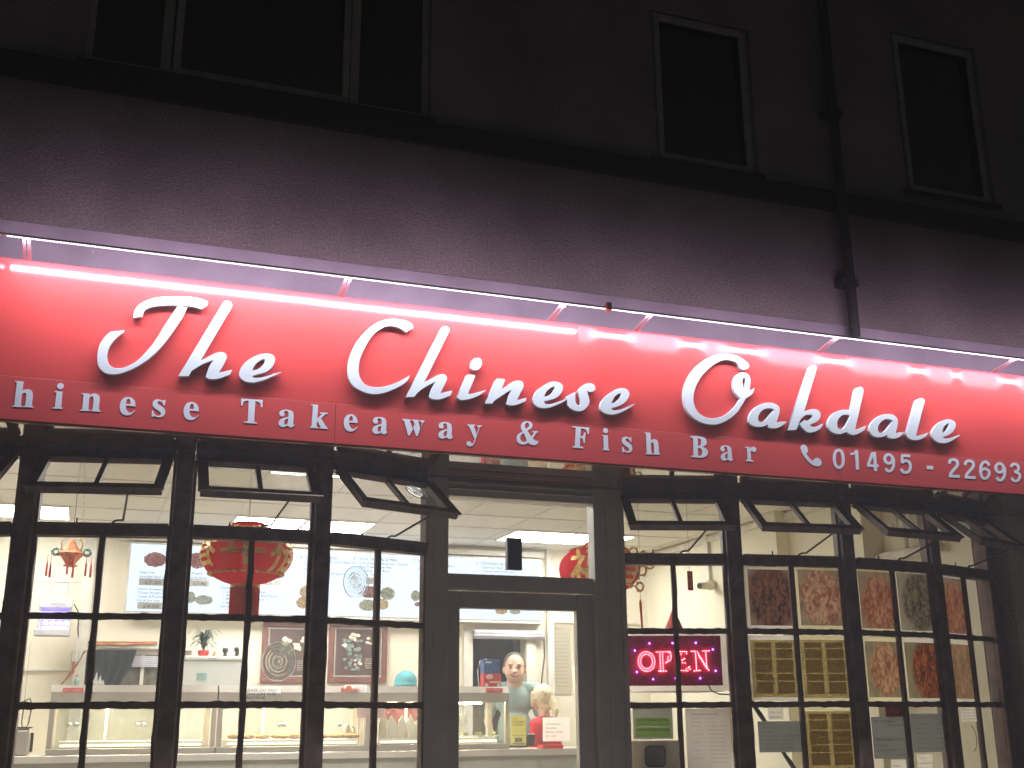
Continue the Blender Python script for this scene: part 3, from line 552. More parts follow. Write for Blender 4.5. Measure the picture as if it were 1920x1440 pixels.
# each glyph once; where a glyph comes again it is the same shape moved along the board
place = [('h', 22), ('i', 98), ('n', 150), ('e', 223), ('s', 284), ('e', 343), ('T', 451), ('a', 522), ('k', 581), ('e', 644), ('a', 698), ('w', 755), ('a', 822), ('y', 875), ('&', 969), ('F', 1074), ('i', 1129), ('s', 1167), ('h', 1210), ('B', 1295), ('a', 1352), ('r', 1397)]
xrefs = {'h': 22, 'i': 96.5, 'n': 149.8, 'e': 223, 's': 284.5, 'T': 451.8, 'a': 522, 'k': 580.5}
basez = at(600, 803.5, YV).z
rows = {22: 762.5, 98: 766, 150: 772, 223: 777.5, 284: 781.5, 343: 786.5, 451: 794, 522: 800, 581: 804.5, 644: 808, 698: 813, 755: 817.5, 822: 822, 875: 837, 969: 834.5, 1074: 841, 1129: 844, 1167: 848, 1210: 851.5, 1295: 858, 1352: 863.5, 1397: 866}
for k, px in place:
    x0, x1, z0, z1 = blpt(k); P = at(px, rows[px], YV); dx, dz = P.x-x0, P.z-z0
    if k in ('T', 'k', 'w', 'y', '&', 'F', 'B', 'r', 'n'): dx = dz = 0
    extrude_shape('letter', [[(a+dx, b+dz) for a, b in c] for c in GW[k]], YV, .0015, M['vinyl'], FS)
# capital C of the second line, just left of the picture
x0, x1, z0, z1 = blpt('h'); hh = (z1-z0); cxx = x0-.19; C_ = []
for a in range(24, 337, 8): C_.append((cxx+hh*.42*math.cos(R(a)), z0+hh*.5+hh*.5*math.sin(R(a))))
for a in range(336, 23, -8): C_.append((cxx+.01+hh*.27*math.cos(R(a)), z0+hh*.5+hh*.45*math.sin(R(a))))
extrude_shape('letter', [C_], YV, .0015, M['vinyl'], FS)
extrude_shape('telephone_symbol', [to_plane(S6, "1485,300 1500,283 1525,280 1550,300 1568,345 1562,370 1548,385* 1570,420 1600,455 1630,475* 1655,445 1685,440 1715,458 1733,490 1722,525 1685,540 1640,530 1580,490 1530,430 1495,370 1483,330", YV)], YV, .0015, M['vinyl'], FS)
def stroke(pts, wd, closed=False):
    """outline of a centre line with width wd (crop units)"""
    p = [(a, b, False) for a, b in pts]
    if closed: c = spline(p, 5)
    else:
        q = [(a, b, (i in (0, len(pts)-1))) for i, (a, b) in enumerate(pts)]; c = spline(q, 5); c = c[:len(c)-(1 if q[-1][2] and q[0][2] else 0)]+[pts[-1]] if len(pts) > 2 else list(pts)
        c = [c[0]]+[z for z in c[1:]]
    n = len(c); Lf, Rt = [], []
    for i in range(n):
        a = c[i-1] if (closed or i > 0) else c[i]; b = c[(i+1) % n] if (closed or i < n-1) else c[i]
        dx, dy = b[0]-a[0], b[1]-a[1]; l = math.hypot(dx, dy) or 1; nx_, ny_ = -dy/l*wd/2, dx/l*wd/2
        Lf.append((c[i][0]+nx_, c[i][1]+ny_)); Rt.append((c[i][0]-nx_, c[i][1]-ny_))
    return [Lf, Rt] if closed else [Lf+Rt[::-1]]
def conv(fn, c): return [(lambda p: (p.x, p.z))(at(*fn(a, b), YV)) for a, b in c]
def sh(l, dx, dy): return [(a+dx, b+dy) for a, b in l]
nine = lambda dx, dy: [stroke(sh([(640, 162), (672, 185), (676, 205), (668, 232), (640, 246), (612, 232), (602, 205), (612, 175)], dx, dy), 26, True), stroke(sh([(683, 200), (686, 250), (674, 298), (645, 320), (620, 310), (610, 294)], dx, dy), 26)]
two = lambda dx, dy: [stroke(sh([(1213, 250), (1222, 220), (1252, 210), (1285, 225), (1290, 260), (1262, 300), (1232, 335), (1222, 368)], dx, dy), 27), stroke(sh([(1210, 366), (1312, 370)], dx, dy), 26)]
DIG = [[stroke([(165, 122), (195, 142), (208, 205), (200, 262), (168, 286), (136, 262), (123, 200), (133, 142)], 28, True)],
       [stroke([(276, 160), (310, 152), (334, 130)], 20), stroke([(333, 122), (344, 308)], 30)],
       [[[(475, 138), (518, 140), (525, 257), (545, 259), (543, 283), (527, 283), (529, 320), (500, 319), (498, 282), (434, 277), (435, 250)], [(491, 178), (461, 254), (497, 257)]]],
       nine(0, 0),
       [stroke([(842, 177), (758, 171)], 25), stroke([(767, 172), (764, 245)], 24), stroke([(764, 240), (800, 222), (835, 240), (844, 285), (825, 325), (790, 333), (766, 318), (756, 298)], 26)],
       [[[(1000, 268), (1060, 271), (1060, 305), (998, 301)]]],
       two(0, 0), two(150, 12),
       [stroke([(1552, 298), (1586, 318), (1590, 350), (1568, 384), (1535, 386), (1513, 350), (1520, 312)], 25, True), stroke([(1592, 268), (1575, 242), (1548, 232), (1520, 258), (1508, 310), (1512, 350)], 25)],
       nine(1052, 86),
       [stroke([(1798, 282), (1815, 257), (1845, 256), (1868, 282), (1862, 312), (1832, 328)], 25), stroke([(1832, 328), (1872, 345), (1880, 380), (1858, 409), (1825, 410), (1802, 385)], 25)]]
for d in DIG:
    for parts in [d]:
        for k_, st in enumerate(parts):
            pass
    # overlapping strokes of a digit sit on one mesh, each a hair in front of the last
    root = None; vsum = MB()
    for k_, st in enumerate(d):
        o = extrude_shape('digit', [conv(S7, c) for c in st], YV-.0003*k_, .0015, M['vinyl'], FS)
        if root is None: root = o
        else:
            bm = bmesh.new(); bm.from_mesh(root.data); bm.from_mesh(o.data); bm.to_mesh(root.data); bm.free(); bpy.data.objects.remove(o)

# ============================================================ LED STRIP LIGHT ON ARMS
YLp, ZLp = -.812, at(1140, 580, -.812).z
LT = thing('strip_light', 'long LED strip light held out on arms above the red fascia', 'strip light', (2.5, YLp, ZLp))
segs = [(-2.2, -.505, .15, 30), (-.495, at(1136, 580, YLp).x, 1.0, 1), (at(1144, 581, YLp).x, 6.6, .72, 1)]
mb = MB(); mb.bb(-2.2, 6.6, YLp-.010, YLp+.010, ZLp+.0066, ZLp+.0105)
mb.build('housing', M['body'], LT)
for a, b, k, _ in segs:
    mb = MB(); mb.bb(a, b, YLp-.008, YLp+.008, ZLp+.002, ZLp+.0065); mb.build('led_board', M['white'], LT)
    mb = MB(); x = a+.01; st_ = .0145
    while x < b-.01: mb.bb(x, x+.0075, YLp-.005, YLp+.005, ZLp-.001, ZLp+.0018); x += st_
    mb.build('led_row', M['led'], LT)['kind'] = 'stuff'
for a, b, k, _ in segs:
    ld = bpy.data.lights.new('strip_lamp', 'AREA'); ld.shape = 'RECTANGLE'; ld.size = b-a-.02; ld.size_y = .012; ld.energy = LED_W*(b-a)/4*k; ld.color = (.93, .93, 1)
    lo = bpy.data.objects.new('strip_lamp', ld); COL.objects.link(lo); lo.parent = LT; lo.location = V3(((a+b)/2, YLp, ZLp-.006))-LT.location
    lo.rotation_euler = (R(4), 0, 0)        # aimed down and back at the fascia
    # what spills upwards on to the wall
    ld = bpy.data.lights.new('strip_spill', 'AREA'); ld.shape = 'RECTANGLE'; ld.size = b-a-.02; ld.size_y = .012; ld.energy = LED_W*.34*(b-a)/4*k; ld.color = (1, .7, 1)
    lo = bpy.data.objects.new('strip_spill', ld); COL.objects.link(lo); lo.parent = LT; lo.location = V3(((a+b)/2, YLp+.013, ZLp-.002))-LT.location; lo.rotation_euler = (R(92), 0, 0); ld.spread = R(112)
mb = MB(); x = at(1140, 580, YLp).x; mb.bb(x-.012, x+.014, YLp-.018, YLp+.016, ZLp-.008, ZLp+.034); mb.build('joint_clip', M['tape'], LT)
for px in (50, 655, 1058, 1222, 1572, 1905):
    x = at(px, 435+.1234*px-0, YLp).x; mb = MB()
    for s in (-.010, .010): mb.box((x+s, (YLp+YF)/2+.02, ZLp-.012), (.014, abs(YLp-YF)+.03, .004), Y=V3((0, 1, -.16)).normalized(), Z=V3((0, .16, 1)).normalized())
    mb.bb(x-.017, x+.017, YLp-.0, YF+.03, ZLp-.0075, ZLp-.0045) if False else None
    mb.build('arm', M['alu'], LT)

# ============================================================ CEILING LIGHTS (square panels in the tile grid)
cl = [(1.09, 3.78, 'square ceiling light behind the big red lantern, left of its pair'), (1.69, 3.78, 'square ceiling light right of the big red lantern, right of its pair'),
      (3.58, 3.78, 'square ceiling light seen through the fanlight above the door, left of its pair'), (4.18, 3.78, 'square ceiling light beside the second red lantern, right of its pair'),
      (-.81, 3.78, 'square ceiling light at the far left above the paper palace lantern'),
      (1.09, 1.38, 'square ceiling light near the window above the string of the big red lantern'), (1.69, 1.38, 'square ceiling light near the window nearest the door on the left'),
      (-.81, 1.38, 'square ceiling light near the window at the far left')]
for x, y, lb in cl:
    t_ = thing('ceiling_light', lb, 'ceiling light', (x+.3, y+.3, ZC-.02), 'square ceiling light panels')
    mb = MB(); e = .015
    mb.bb(x, x+.6, y, y+e, ZC-.015, ZC-.001); mb.bb(x, x+.6, y+.6-e, y+.6, ZC-.015, ZC-.001); mb.bb(x, x+e, y+e, y+.6-e, ZC-.015, ZC-.001); mb.bb(x+.6-e, x+.6, y+e, y+.6-e, ZC-.015, ZC-.001)
    mb.build('frame', M['trim'], t_); MB().bb(x+e, x+.6-e, y+e, y+.6-e, ZC-.012, ZC-.004).build('diffuser', M['lightp'], t_)

# ============================================================ BACK-LIT MENU
YM = 4.76
a, b = at(236, 1147, YM), at(1014, 1047, YM)
MX0, MX1, MZ0, MZ1 = a.x, b.x, at(484, 1151, YM).z, at(547, 1032, YM).z
MN = thing('menu_board', 'long backlit white menu board with dishes and prices on the back wall', 'menu board', ((MX0+MX1)/2, YM, MZ0))
mb = MB(); mb.bb(MX0-.02, MX1+.02, YM+.012, YB, MZ0-.03, MZ1+.02); mb.build('light_box', M['trim'], MN, bevel=.006)
MB().bb(MX0, MX1, YM, YM+.011, MZ0, MZ1).build('lit_face', M['menu'], MN, bevel=.02)
wr = MB(); wr2 = MB(); pb = MB(); YW = YM-.002
def mt(s, px, py, h=6.2, w_=None, mb_=None):
    P = at(px, py, YW); k = msize(1, P); q_ = MB(); write(q_, s, P, h*k, w_*k*1.12 if w_ else None); q_.build('lettering', M['ink'], MN)
def pr_(px0, py0, px1, py1, s):
    pb = MB(); wr = MB()
    A, Bq = at(px0, py1, YW), at(px1, py0, YW); pb.bb(A.x, Bq.x, YW-.001, YW, A.z, Bq.z); P = at(px0+(px1-px0)*.22, py1-2.2, YW-.003); write(wr, s, P, msize(7.2, P), msize((px1-px0)*.62, P)); q_ = pb.build('price_strip', M['price'], MN); wr.build('lettering', M['ink'], q_)
mt('Deep Fried', 261, 1075, 5.6, 25); mt('Shredded Beef with Chilli', 261, 1083, 5.6, 60); pr_(260, 1085.5, 308, 1097, '£7.30')
for k, s in enumerate(('• Chicken & Sweetcorn Soup', '• Chicken Noodle Soup', '• Chicken & Mushroom Soup', '• Hot & Sour Soup')): mt(s, 254-k*.4, 1106+k*7.1, 5.4, (62, 52, 62, 40)[k])
pr_(257, 1130, 304, 1141.5, '£4.50'); mt('King Prawns', 345, 1077, 5.6, 30); mt('with Spring Sauce', 340, 1084.5, 5.6, 42); pr_(352, 1087, 393, 1099, '£7.80')
for k, s in enumerate(('Choice of', '  • Cantonese', '  • Beef', '  • Beef', '  • Beef', 'Served with')): mt(s, 412, 1104+k*7, 5.4, (30, 40, 26, 26, 26, 36)[k])
for k, s in enumerate(('Chicken', 'Black Bean Sauce', 'Pork')): mt(s, (478, 472, 480)[k], 1112+k*7, 5.4, (18, 42, 14)[k])
pr_(486, 1087, 534, 1098, '£8.30')
def meal(px, py, t_, L_, pr=None):
    mt(t_, px, py, 5.8, len(t_)*3.3)
    for k, s in enumerate(L_): mt('• '+s, px+7, py+7.2*(k+1), 5.2, len(s)*2.75+5)
meal(563, 1047, 'A  CURRY VALUE MEAL', ('Sweet & Sour Chicken Balls (8)', 'Curry Sauce', 'Mushroom Curry', 'Egg Fried Rice (Regular)'))
meal(663, 1050, 'B  CHOW MEIN VALUE MEAL', ('Cantonese Sweet & Sour Chicken', 'King Prawn Chow Mein', 'Chicken Fried Rice', 'Prawn Cracker'))
meal(775, 1054, 'C  SATAY VALUE MEAL', ('Satay Chicken in Sauce', 'Noodles', 'Chicken Balls (8)'))
meal(893, 1058.5, 'D  SZECHUAN VALUE MEAL', ('Szechuan Beef', 'Chicken with Mushroom', 'Deep Fried Shredded Beef with Chilli'))
pr_(566, 1079, 608, 1091, '£9.00'); pr_(672, 1083, 704, 1095, '£9.00'); pr_(900, 1092, 940, 1103, '£9.00')

def dish(px, py, rx, ry, c1, c2, nm):
    P = at(px, py, YW-.001); k = msize(1, P); mb_ = MB(); pts = []
    for s in range(28):
        q = 1+random.uniform(-.07, .07); pts.append(P+V3((rx*k*q*math.cos(s*math.pi/14), 0, ry*k*q*math.sin(s*math.pi/14))))
    mb_.slab(pts, (0, .0008, 0)); mb_.build('dish_picture', dishm[nm], MN)
def dm(c1, c2, c3): 
    m = emitter('printed dish', c1, 1); N, L = nodes(m); e = [x for x in N if x.type == 'EMISSION'][0]; tc = N.new('ShaderNodeTexCoord'); nz = N.new('ShaderNodeTexNoise'); nz.inputs['Scale'].default_value = 60; nz.inputs['Detail'].default_value = 4; nz.inputs['Distortion'].default_value = 1.5
    cr = N.new('ShaderNodeValToRGB'); cr.color_ramp.elements[0].position = .35; cr.color_ramp.elements[1].position = .62; cr.color_ramp.elements[0].color = (*c1, 1); cr.color_ramp.elements[1].color = (*c2, 1); x = cr.color_ramp.elements.new(.5); x.color = (*c3, 1)
    L.new(tc.outputs['Object'], nz.inputs['Vector']); L.new(nz.outputs[0], cr.inputs[0]); L.new(cr.outputs[0], e.inputs[0]); return m
dishm = {'red': dm((.12, .03, .03), (.6, .35, .3), (.3, .08, .06)), 'gold': dm((.3, .14, .04), (.85, .7, .45), (.6, .38, .15)), 'bowl': dm((.2, .22, .2), (.75, .75, .6), (.4, .42, .3)), 'grn': dm((.1, .13, .06), (.7, .66, .5), (.35, .33, .18))}
for a_ in ((291, 1049, 20, 14, 'red'), (371, 1051, 17, 15, 'red'), (357, 1120, 9, 11, 'bowl'), (382, 1125, 17, 9, 'bowl'), (573, 1110, 11, 12, 'gold'), (568, 1130, 13, 11, 'gold'), (596, 1122, 14, 11, 'gold'), (693, 1110, 22, 11, 'red'), (727, 1113, 14, 12, 'grn'), (689, 1135, 16, 11, 'grn'), (718, 1133, 11, 10, 'gold'), (779, 1117, 9, 10, 'grn'), (783, 1133, 6, 4, 'red'), (940, 1146, 12, 6, 'gold'), (966, 1146, 11, 6, 'bowl'), (905, 1128, 14, 10, 'gold')):
    dish(a_[0], a_[1], a_[2], a_[3], None, None, a_[4])
# panel bulkhead above the menu
mb = MB(); A = at(780, 1020, YB-.02); mb.bb(MX0-.1, MX1+.05, YB-.1, YB, MZ1+.04, MZ1+.09); mb.build('cable_trunking', M['trim'], B)

# ============================================================ COUNTER AND HOT CABINETS
YC = 3.2
zc1 = at(200, 1416, YC).z; CT = thing('counter', 'long shop counter with steel top edge and pale laminate front', 'counter', (1.4, YC, ZFL))
mb = MB(); mb.bb(-1.2, 4.35, YC, YC+.62, zc1-.05, zc1); mb.build('worktop', M['steel'], CT, bevel=.004)
mb = MB(); mb.bb(-1.15, 4.3, YC+.03, YC+.58, ZFL, zc1-.052); mb.build('front', M['cfront'], CT)
for px in (118, 345, 560, 780, 1010):
    x = at(px, 1430, YC).x; MB().bb(x-.004, x+.004, YC+.024, YC+.03, ZFL, zc1-.055).build('seam', M['steeld'], CT)
YK = 3.3
def cabinet(px0, px1, lab, zt_px, dx_lab, doors=(), back=True):
    a0, a1 = at(px0, 1340, YK), at(px1, 1340, YK); x0, x1 = a0.x, a1.x; zt = at(240, 1284, YK).z; zb = zc1+.002; zh = at(240, 1316, YK).z; zg0 = at(240, 1403, YK).z
    t_ = thing('heated_cabinet', lab, 'food cabinet', ((x0+x1)/2, YK+.25, zb), 'heated food cabinets on the counter')
    mb = MB(); zm = (zt*.58+zh*.42)
    mb.add([(x0, YK+.05, zt), (x1, YK+.05, zt), (x1, YK, zm), (x0, YK, zm), (x0, YK+.02, zh), (x1, YK+.02, zh), (x0, YK+.5, zt), (x1, YK+.5, zt), (x0, YK+.5, zh), (x1, YK+.5, zh)],
           [(0, 1, 2, 3), (3, 2, 5, 4), (0, 6, 7, 1), (4, 5, 9, 8), (6, 8, 9, 7), (0, 3, 4, 8, 6), (1, 7, 9, 5, 2)]); mb.build('hood', M['steeld'], t_)
    mb = MB(); mb.bb(x0, x1, YK, YK+.5, zb, zg0); mb.build('base', M['steeld'], t_, bevel=.004)
    mb = MB()
    for x in (x0, x1-.035): mb.bb(x, x+.035, YK+.01, YK+.045, zg0, zh); mb.bb(x, x+.035, YK+.455, YK+.49, zg0, zh)
    mb.build('post', M['steeld'], t_)
    mb = MB(); mb.quad(V3((x0+.03, YK+.025, zg0)), V3((x1-.03, YK+.025, zg0)), V3((x1-.03, YK+.025, zh)), V3((x0+.03, YK+.025, zh))); mb.build('glass', M['cglass'], t_)
    mb = MB(); mb.bb(x0+.08, x1-.08, YK+.1, YK+.44, zg0+.005, zg0+.05); mb.build('tray', M['steel'], t_, bevel=.004)
    mb = MB(); mb.bb(x0+.1, x1-.1, YK+.2, YK+.24, zh+.004, zh+.016); mb.box(((x0+x1)/2, YK+.3, zh-.006), (x1-x0-.3, .03, .01)); 
    mb.build('heat_lamp', M['warm'], t_)
    mb = MB(); mb.bb(x0+.09, x1-.09, YK+.07, YK+.095, zg0+.012, zg0+.03); mb.build('tray_glow', M['trayglow'], t_)  # glowing bar added for the shine of the heat lamps on the steel tray
    k = at(dx_lab, 1293, YK)
    mb = MB(); mb.bb(k.x, k.x+.14, YK-.001, YK+.012, k.z-.02, k.z+.012); lp = mb.build('plate', M['redm'], t_)
    wq = MB(); write(wq, 'HOT CABINET', V3((k.x+.008, YK-.003, k.z-.014)), .02, .122); wq.build('lettering', M['white'], lp)
    return t_, x0, x1, zt, zh, zg0
c1 = cabinet(92, 406, 'left heated steel cabinet with sliding doors, before the black curtain', 0, 118)
c2 = cabinet(409, 694, 'middle heated steel cabinet with the do not lean notice on its hood', 0, 640)
c3 = cabinet(698, 956, 'right heated steel cabinet beside the smiling man, holding bags of chips', 0, 912)
for (t_, x0, x1, zt, zh, zg0), pxs in ((c1, (134, 140, 262, 269)), (c2, (523, 530, 634)), (c1, ())):
    for px in pxs:
        pass
mb = MB()
def knobs(c, pxs):
    t_ = c[0]
    for px in pxs:
        P = at(px, 1358, YK+.47); MB().ball(P, .022, 10).build('door_knob', M['chrome'], t_, smooth=True)
knobs(c1, (130, 143, 259, 270)); knobs(c2, (524, 533, 636))
for c, pxs in ((c1, (200,)), (c2, (545,)), (c3, (815,))):
    t_, x0, x1, zt, zh, zg0 = c; mb = MB()
    n_ = 3; 
    for k in range(n_+1): x = x0+.03+(x1-x0-.08)*k/n_; mb.bb(x, x+.018, YK+.46, YK+.475, zg0, zh)
    mb.build('sliding_door_frame', M['steel'], t_)
    g = MB(); g.quad(V3((x0+.03, YK+.48, zg0)), V3((x1-.03, YK+.48, zg0)), V3((x1-.03, YK+.48, zh)), V3((x0+.03, YK+.48, zh))); g.build('rear_glass', M['cglass'], t_)
# food inside
ORD = ('first', 'second', 'third', 'fourth', 'fifth', 'sixth', 'seventh', 'eighth', 'ninth', 'tenth', 'eleventh')
t_, x0, x1, zt, zh, zg0 = c2
for k in range(9):
    x = x0+.15+k*.115+random.uniform(-.02, .02); mb = MB()
    for q in range(3): mb.ball((x+random.uniform(-.03, .03), YK+.18+random.uniform(0, .12), zg0+.065+random.random()*.012), .03, 8, (1.6, .8, .6))
    own('fried_food', mb, M['bread'], ('%s golden fried piece from the left on the middle cabinet tray' % ORD[k]), 'food', 'fried pieces in the middle cabinet', smooth=True)
for k in range(11):
    P = at(712+k*6.4, 1386, YK+.12+.07*(k % 3)); hgt = msize(40+6*math.sin(k*2.3), P); mb = MB(); wd = msize(6.5, P)
    lean = random.uniform(-.02, .02)
    mb.add([P+V3((-wd*.6, -wd*.4, 0)), P+V3((wd*.6, -wd*.4, 0)), P+V3((wd*.6, wd*.4, 0)), P+V3((-wd*.6, wd*.4, 0)),
            P+V3((-wd+lean, -wd*.5, hgt*.72)), P+V3((wd+lean, -wd*.5, hgt*.72)), P+V3((wd+lean, wd*.5, hgt*.72)), P+V3((-wd+lean, wd*.5, hgt*.72)),
            P+V3((lean*1.5, -wd*.1, hgt)), P+V3((lean*1.5, wd*.4, hgt*.98))],
           [(3, 2, 1, 0), (0, 1, 5, 4), (1, 2, 6, 5), (2, 3, 7, 6), (3, 0, 4, 7), (4, 5, 8), (5, 6, 9, 8), (6, 7, 9), (7, 4, 8, 9)])
    own('chip_bag', mb, M['bag'], ('%s white paper bag from the left in the row in the right cabinet' % ORD[k]), 'paper bag', 'paper bags standing in the right cabinet')
for px in (870, 893, 905, 930):
    P = at(px, 1384, YK+.2); t_ = thing('salad_bowl', {870: 'bowl of green salad at the left edge of the door glass', 893: 'bowl of green salad second from the left in the right cabinet', 905: 'bowl of green salad third from the left in the right cabinet', 930: 'bowl of green salad nearest the yellow leaflet'}[px], 'bowl', P, 'salad bowls in the right cabinet')
    mb = MB(); r_ = msize(9, P); mb.lathe(P, [(0, 0), (r_*.7, 0), (r_, r_*.55), (r_*.95, r_*.55), (r_*.65, .01)], 18); mb.build('bowl', M['cglass'] if False else M['fridge'], t_, smooth=True)
    mb = MB()
    for k in range(26):
        a_ = random.random()*6.28; rr = random.random()**.5*r_*.9; c = P+V3((rr*math.cos(a_), rr*math.sin(a_), r_*.6+random.random()*r_*.5)); d = V3((random.uniform(-1, 1), random.uniform(-1, 1), random.uniform(-.3, .8))).normalized()*r_*.45; e = V3((0, 0, 1)).cross(d).normalized()*r_*.2
        mb.add([c-d, c+e, c+d, c-e], [(0, 1, 2, 3)])
    mb.build('leaves', M['salad'], t_)

# ------------------------------------------------------------ notices
def notice(name, quadpx, Y, m, label, cat, lines=(), ink='ink', thick=.002, group=None, wall=None, pic=None, hole=None):
    """flat notice from its picture corners (left, top, right, bottom) on plane Y, X or a window facet"""
    if wall == 'X': f_ = lambda x, y: atX(x, y, Y); X = V3((0, -1, 0)); N_ = V3((-1, 0, 0))
    elif isinstance(wall, int): f_ = lambda x, y: onf(x, y, wall, Y); X = facet(wall)[2]; N_ = facet(wall)[3]
    else: f_ = lambda x, y: at(x, y, Y); X = V3((1, 0, 0)); N_ = V3((0, -1, 0))
    l, t_, r_, b_ = quadpx; A, Bq = f_(l, b_), f_(r, t_) if False else f_(r_, t_)
    wdt = (Bq-A).dot(X); hgt = Bq.z-A.z; root = thing(name, label, cat, A+X*(wdt/2), group)
    mb = MB(); zz = V3((0, 0, hgt))
    if hole:                       # the printed picture fills the hole of the paper's plain margin
        u0, v0, u1, v1 = hole; q = lambda u, v: A+X*(wdt*u)+zz*(1-v)
        for (a_, b_, c_, d_) in ((0, 0, 1, v0), (0, v1, 1, 1), (0, v0, u0, v1), (u1, v0, 1, v1)): mb.quad(q(a_, d_), q(c_, d_), q(c_, b_), q(a_, b_))
    else: mb.quad(A, A+X*wdt, A+X*wdt+zz, A+zz)
    mb.build('sheet', m, root)
    if lines:
        wq = MB()
        for (u, v, h, s, wf) in lines: write(wq, s, A+X*(wdt*u)+V3((0, 0, hgt*(1-v)))+N_*.0015, hgt*h, wdt*wf if wf else None, X=X)
        wq.build('lettering', M[ink], root)
    if pic:
        for (u0, v0, u1, v1, m2) in pic:
            p0 = A+X*(wdt*u0)+V3((0, 0, hgt*(1-v1)))+N_*.001; p1 = wdt*(u1-u0); p2 = hgt*(v1-v0)
            MB().quad(p0, p0+X*p1, p0+X*p1+V3((0, 0, p2)), p0+V3((0, 0, p2))).build('picture', m2, root)
    return root, A, X, N_, wdt, hgt
notice('notice', (448, 1287, 527, 1314), YK-.004, M['wpaper'], 'white paper asking people not to lean on the machine', 'notice', [(.1, .36, .2, 'PLEASE DO NOT', .82), (.08, .62, .2, 'LEAN ON THE', .8), (.06, .88, .2, 'MACHINE.', .6)])
r_ = notice('notice', (645, 1284, 688, 1298), YK-.004, M['wpaper'], 'small white label with round orange badge on the cabinet hood', 'label', [(.45, .35, .16, 'CHINESE OAKDALE', .5), (.45, .6, .16, 'Fish & Chips', .5), (.45, .85, .16, 'Takeaway', .45)])
mb = MB(); c = r_[1]+r_[2]*r_[4]*.2+V3((0, 0, r_[5]*.5))+r_[3]*.002; ring = []
pts1 = [c+r_[2]*(r_[5]*.4*math.cos(k*.4))+V3((0, 0, r_[5]*.4*math.sin(k*.4))) for k in range(16)]; mb.slab(pts1, r_[3]*.0005); mb.build('badge', M['orange'], r_[0])
notice('price_list', (670, 1321, 723, 1347), YK-.004, M['pink'], 'pink price list taped to the heated cabinet', 'notice', [(.12, .3+.19*k, .09, s, .8) for k, s in enumerate(('• small chips', '• large chips', '• curry sauce', '• gravy'))])
notice('leaflet', (958, 1342, 986, 1398), YK-.06, M['yellow'], 'tall yellow menu leaflet standing on the counter', 'leaflet', [(.1, .12, .05, 'The', .3), (.08, .24, .09, 'Chinese', .8), (.1, .33, .06, 'Oakdale', .7), (.1, .68, .045, 'Take Away Menu', .8)], pic=[(.25, .74, .75, .88, M['inkg']), (.08, .91, .92, .97, M['price'])])
notice('card_sign', (1018, 1345, 1068, 1390), YK-.05, M['wpaper'], 'white card about card payments standing on the counter', 'sign', [(.09, .32, .085, 'Card Payment', .56), (.09, .48, .085, 'Accepted', .4), (.09, .65, .085, 'Minimum £3.00', .62), (.09, .81, .085, 'per - order', .42)])
MB().bb(0, .001, 0, .001, 0, .001) if False else None
P = at(1018, 1397, YK-.08); Q = at(1045, 1390, YK-.08); own('card_stand', MB().bb(P.x, Q.x+.05, YK-.09, YK+.05, zc1, zc1+.03), M['redm'], 'low red stand under the white card payment sign', 'stand', bevel=.004)
P = at(988, 1398, YK-.04); t_ = thing('card_reader', 'small black card reader on the counter between leaflet and sign', 'card reader', P)
MB().box(P+V3((.03, 0, .045)), (.07, .03, .1), Y=V3((0, .9, .4)).normalized(), Z=V3((0, -.4, .9)).normalized()).build('body', M['dark'], t_, bevel=.006); MB().box(P+V3((.03, -.02, .07)), (.05, .004, .03), Y=V3((0, .9, .4)).normalized(), Z=V3((0, -.4, .9)).normalized()).build('screen', M['zapb'], t_)
# price sheets on the back wall
for (q, lb, n_) in (((1036, 1172, 1070, 1302), 'tall white price list on the back wall right of the doorway', 15), ((1073, 1172, 1092, 1240), 'narrow white price list at the edge of the door glass', 7)):
    notice('price_list', q, YB-.008, M['wpaper'], lb, 'notice', [(.15, .07, .025, 'Menu', .4)]+[(.15, .14+.8*k/n_, .014, 'rice noodle chicken beef'[:10+(k*5) % 14], .7) for k in range(n_)], ink='inkg')
# ------------------------------------------------------------ things along the back wall, left to right
# insect killer on chains
P = at(104, 1158, 4.5); k = msize(1, P); t_ = thing('insect_killer', 'white electric fly killer glowing violet, hung on chains', 'insect killer', P-V3((0, 0, 35*k)))
x0, x1 = P.x-30*k, P.x+28*k; z0, z1 = P.z-34*k, P.z+33*k
mb = MB(); mb.bb(x0, x1, 4.45, 4.6, z1-16*k, z1); mb.bb(x0-.02, x1-.005, 4.44, 4.6, z0, z0+12*k); mb.bb(x0, x0+.02, 4.46, 4.6, z0, z1); mb.bb(x1-.02, x1, 4.46, 4.6, z0, z1); mb.bb(x0, x1, 4.58, 4.6, z0, z1); mb.build('housing', M['zapb'], t_, bevel=.006)
mb = MB()
for j in range(7): zq = z0+14*k+j*5*k; mb.tube([(x0+.02, 4.46, zq), (x1-.02, 4.46, zq)], .0022, 5)
mb.build('grille', M['steeld'], t_)
for zq in (z0+15*k, z0+40*k): MB().tube([(x0+.03, 4.53, zq), (x1-.03, 4.53, zq)], .013, 10).build('violet_tube', M['uv'], t_, smooth=True)
mb = MB()
for j in range(4): mb.ball((x0+.06+j*.055, 4.47, z0+24*k), .012, 8, (1.6, .6, 1))
mb.build('violet_tube', M['uvc'], t_, smooth=True)
wq = MB(); write(wq, 'INSECTOR', V3((x0+19*k, 4.447, z1-11*k)), 4*k, 26*k); wq.build('lettering', M['inkg'], t_)
mb = MB(); hk0, hk1 = at(103, 1090, 4.52), at(129, 1092, 4.52); mb.tube([hk0, hk1], .008, 8); mb.tube([hk0+V3((.01, 0, 0)), (x0+.03, 4.52, z1)], .005, 5); mb.tube([hk1, (x1-.03, 4.52, z1)], .005, 5); mb.build('chain', M['steeld'], t_)
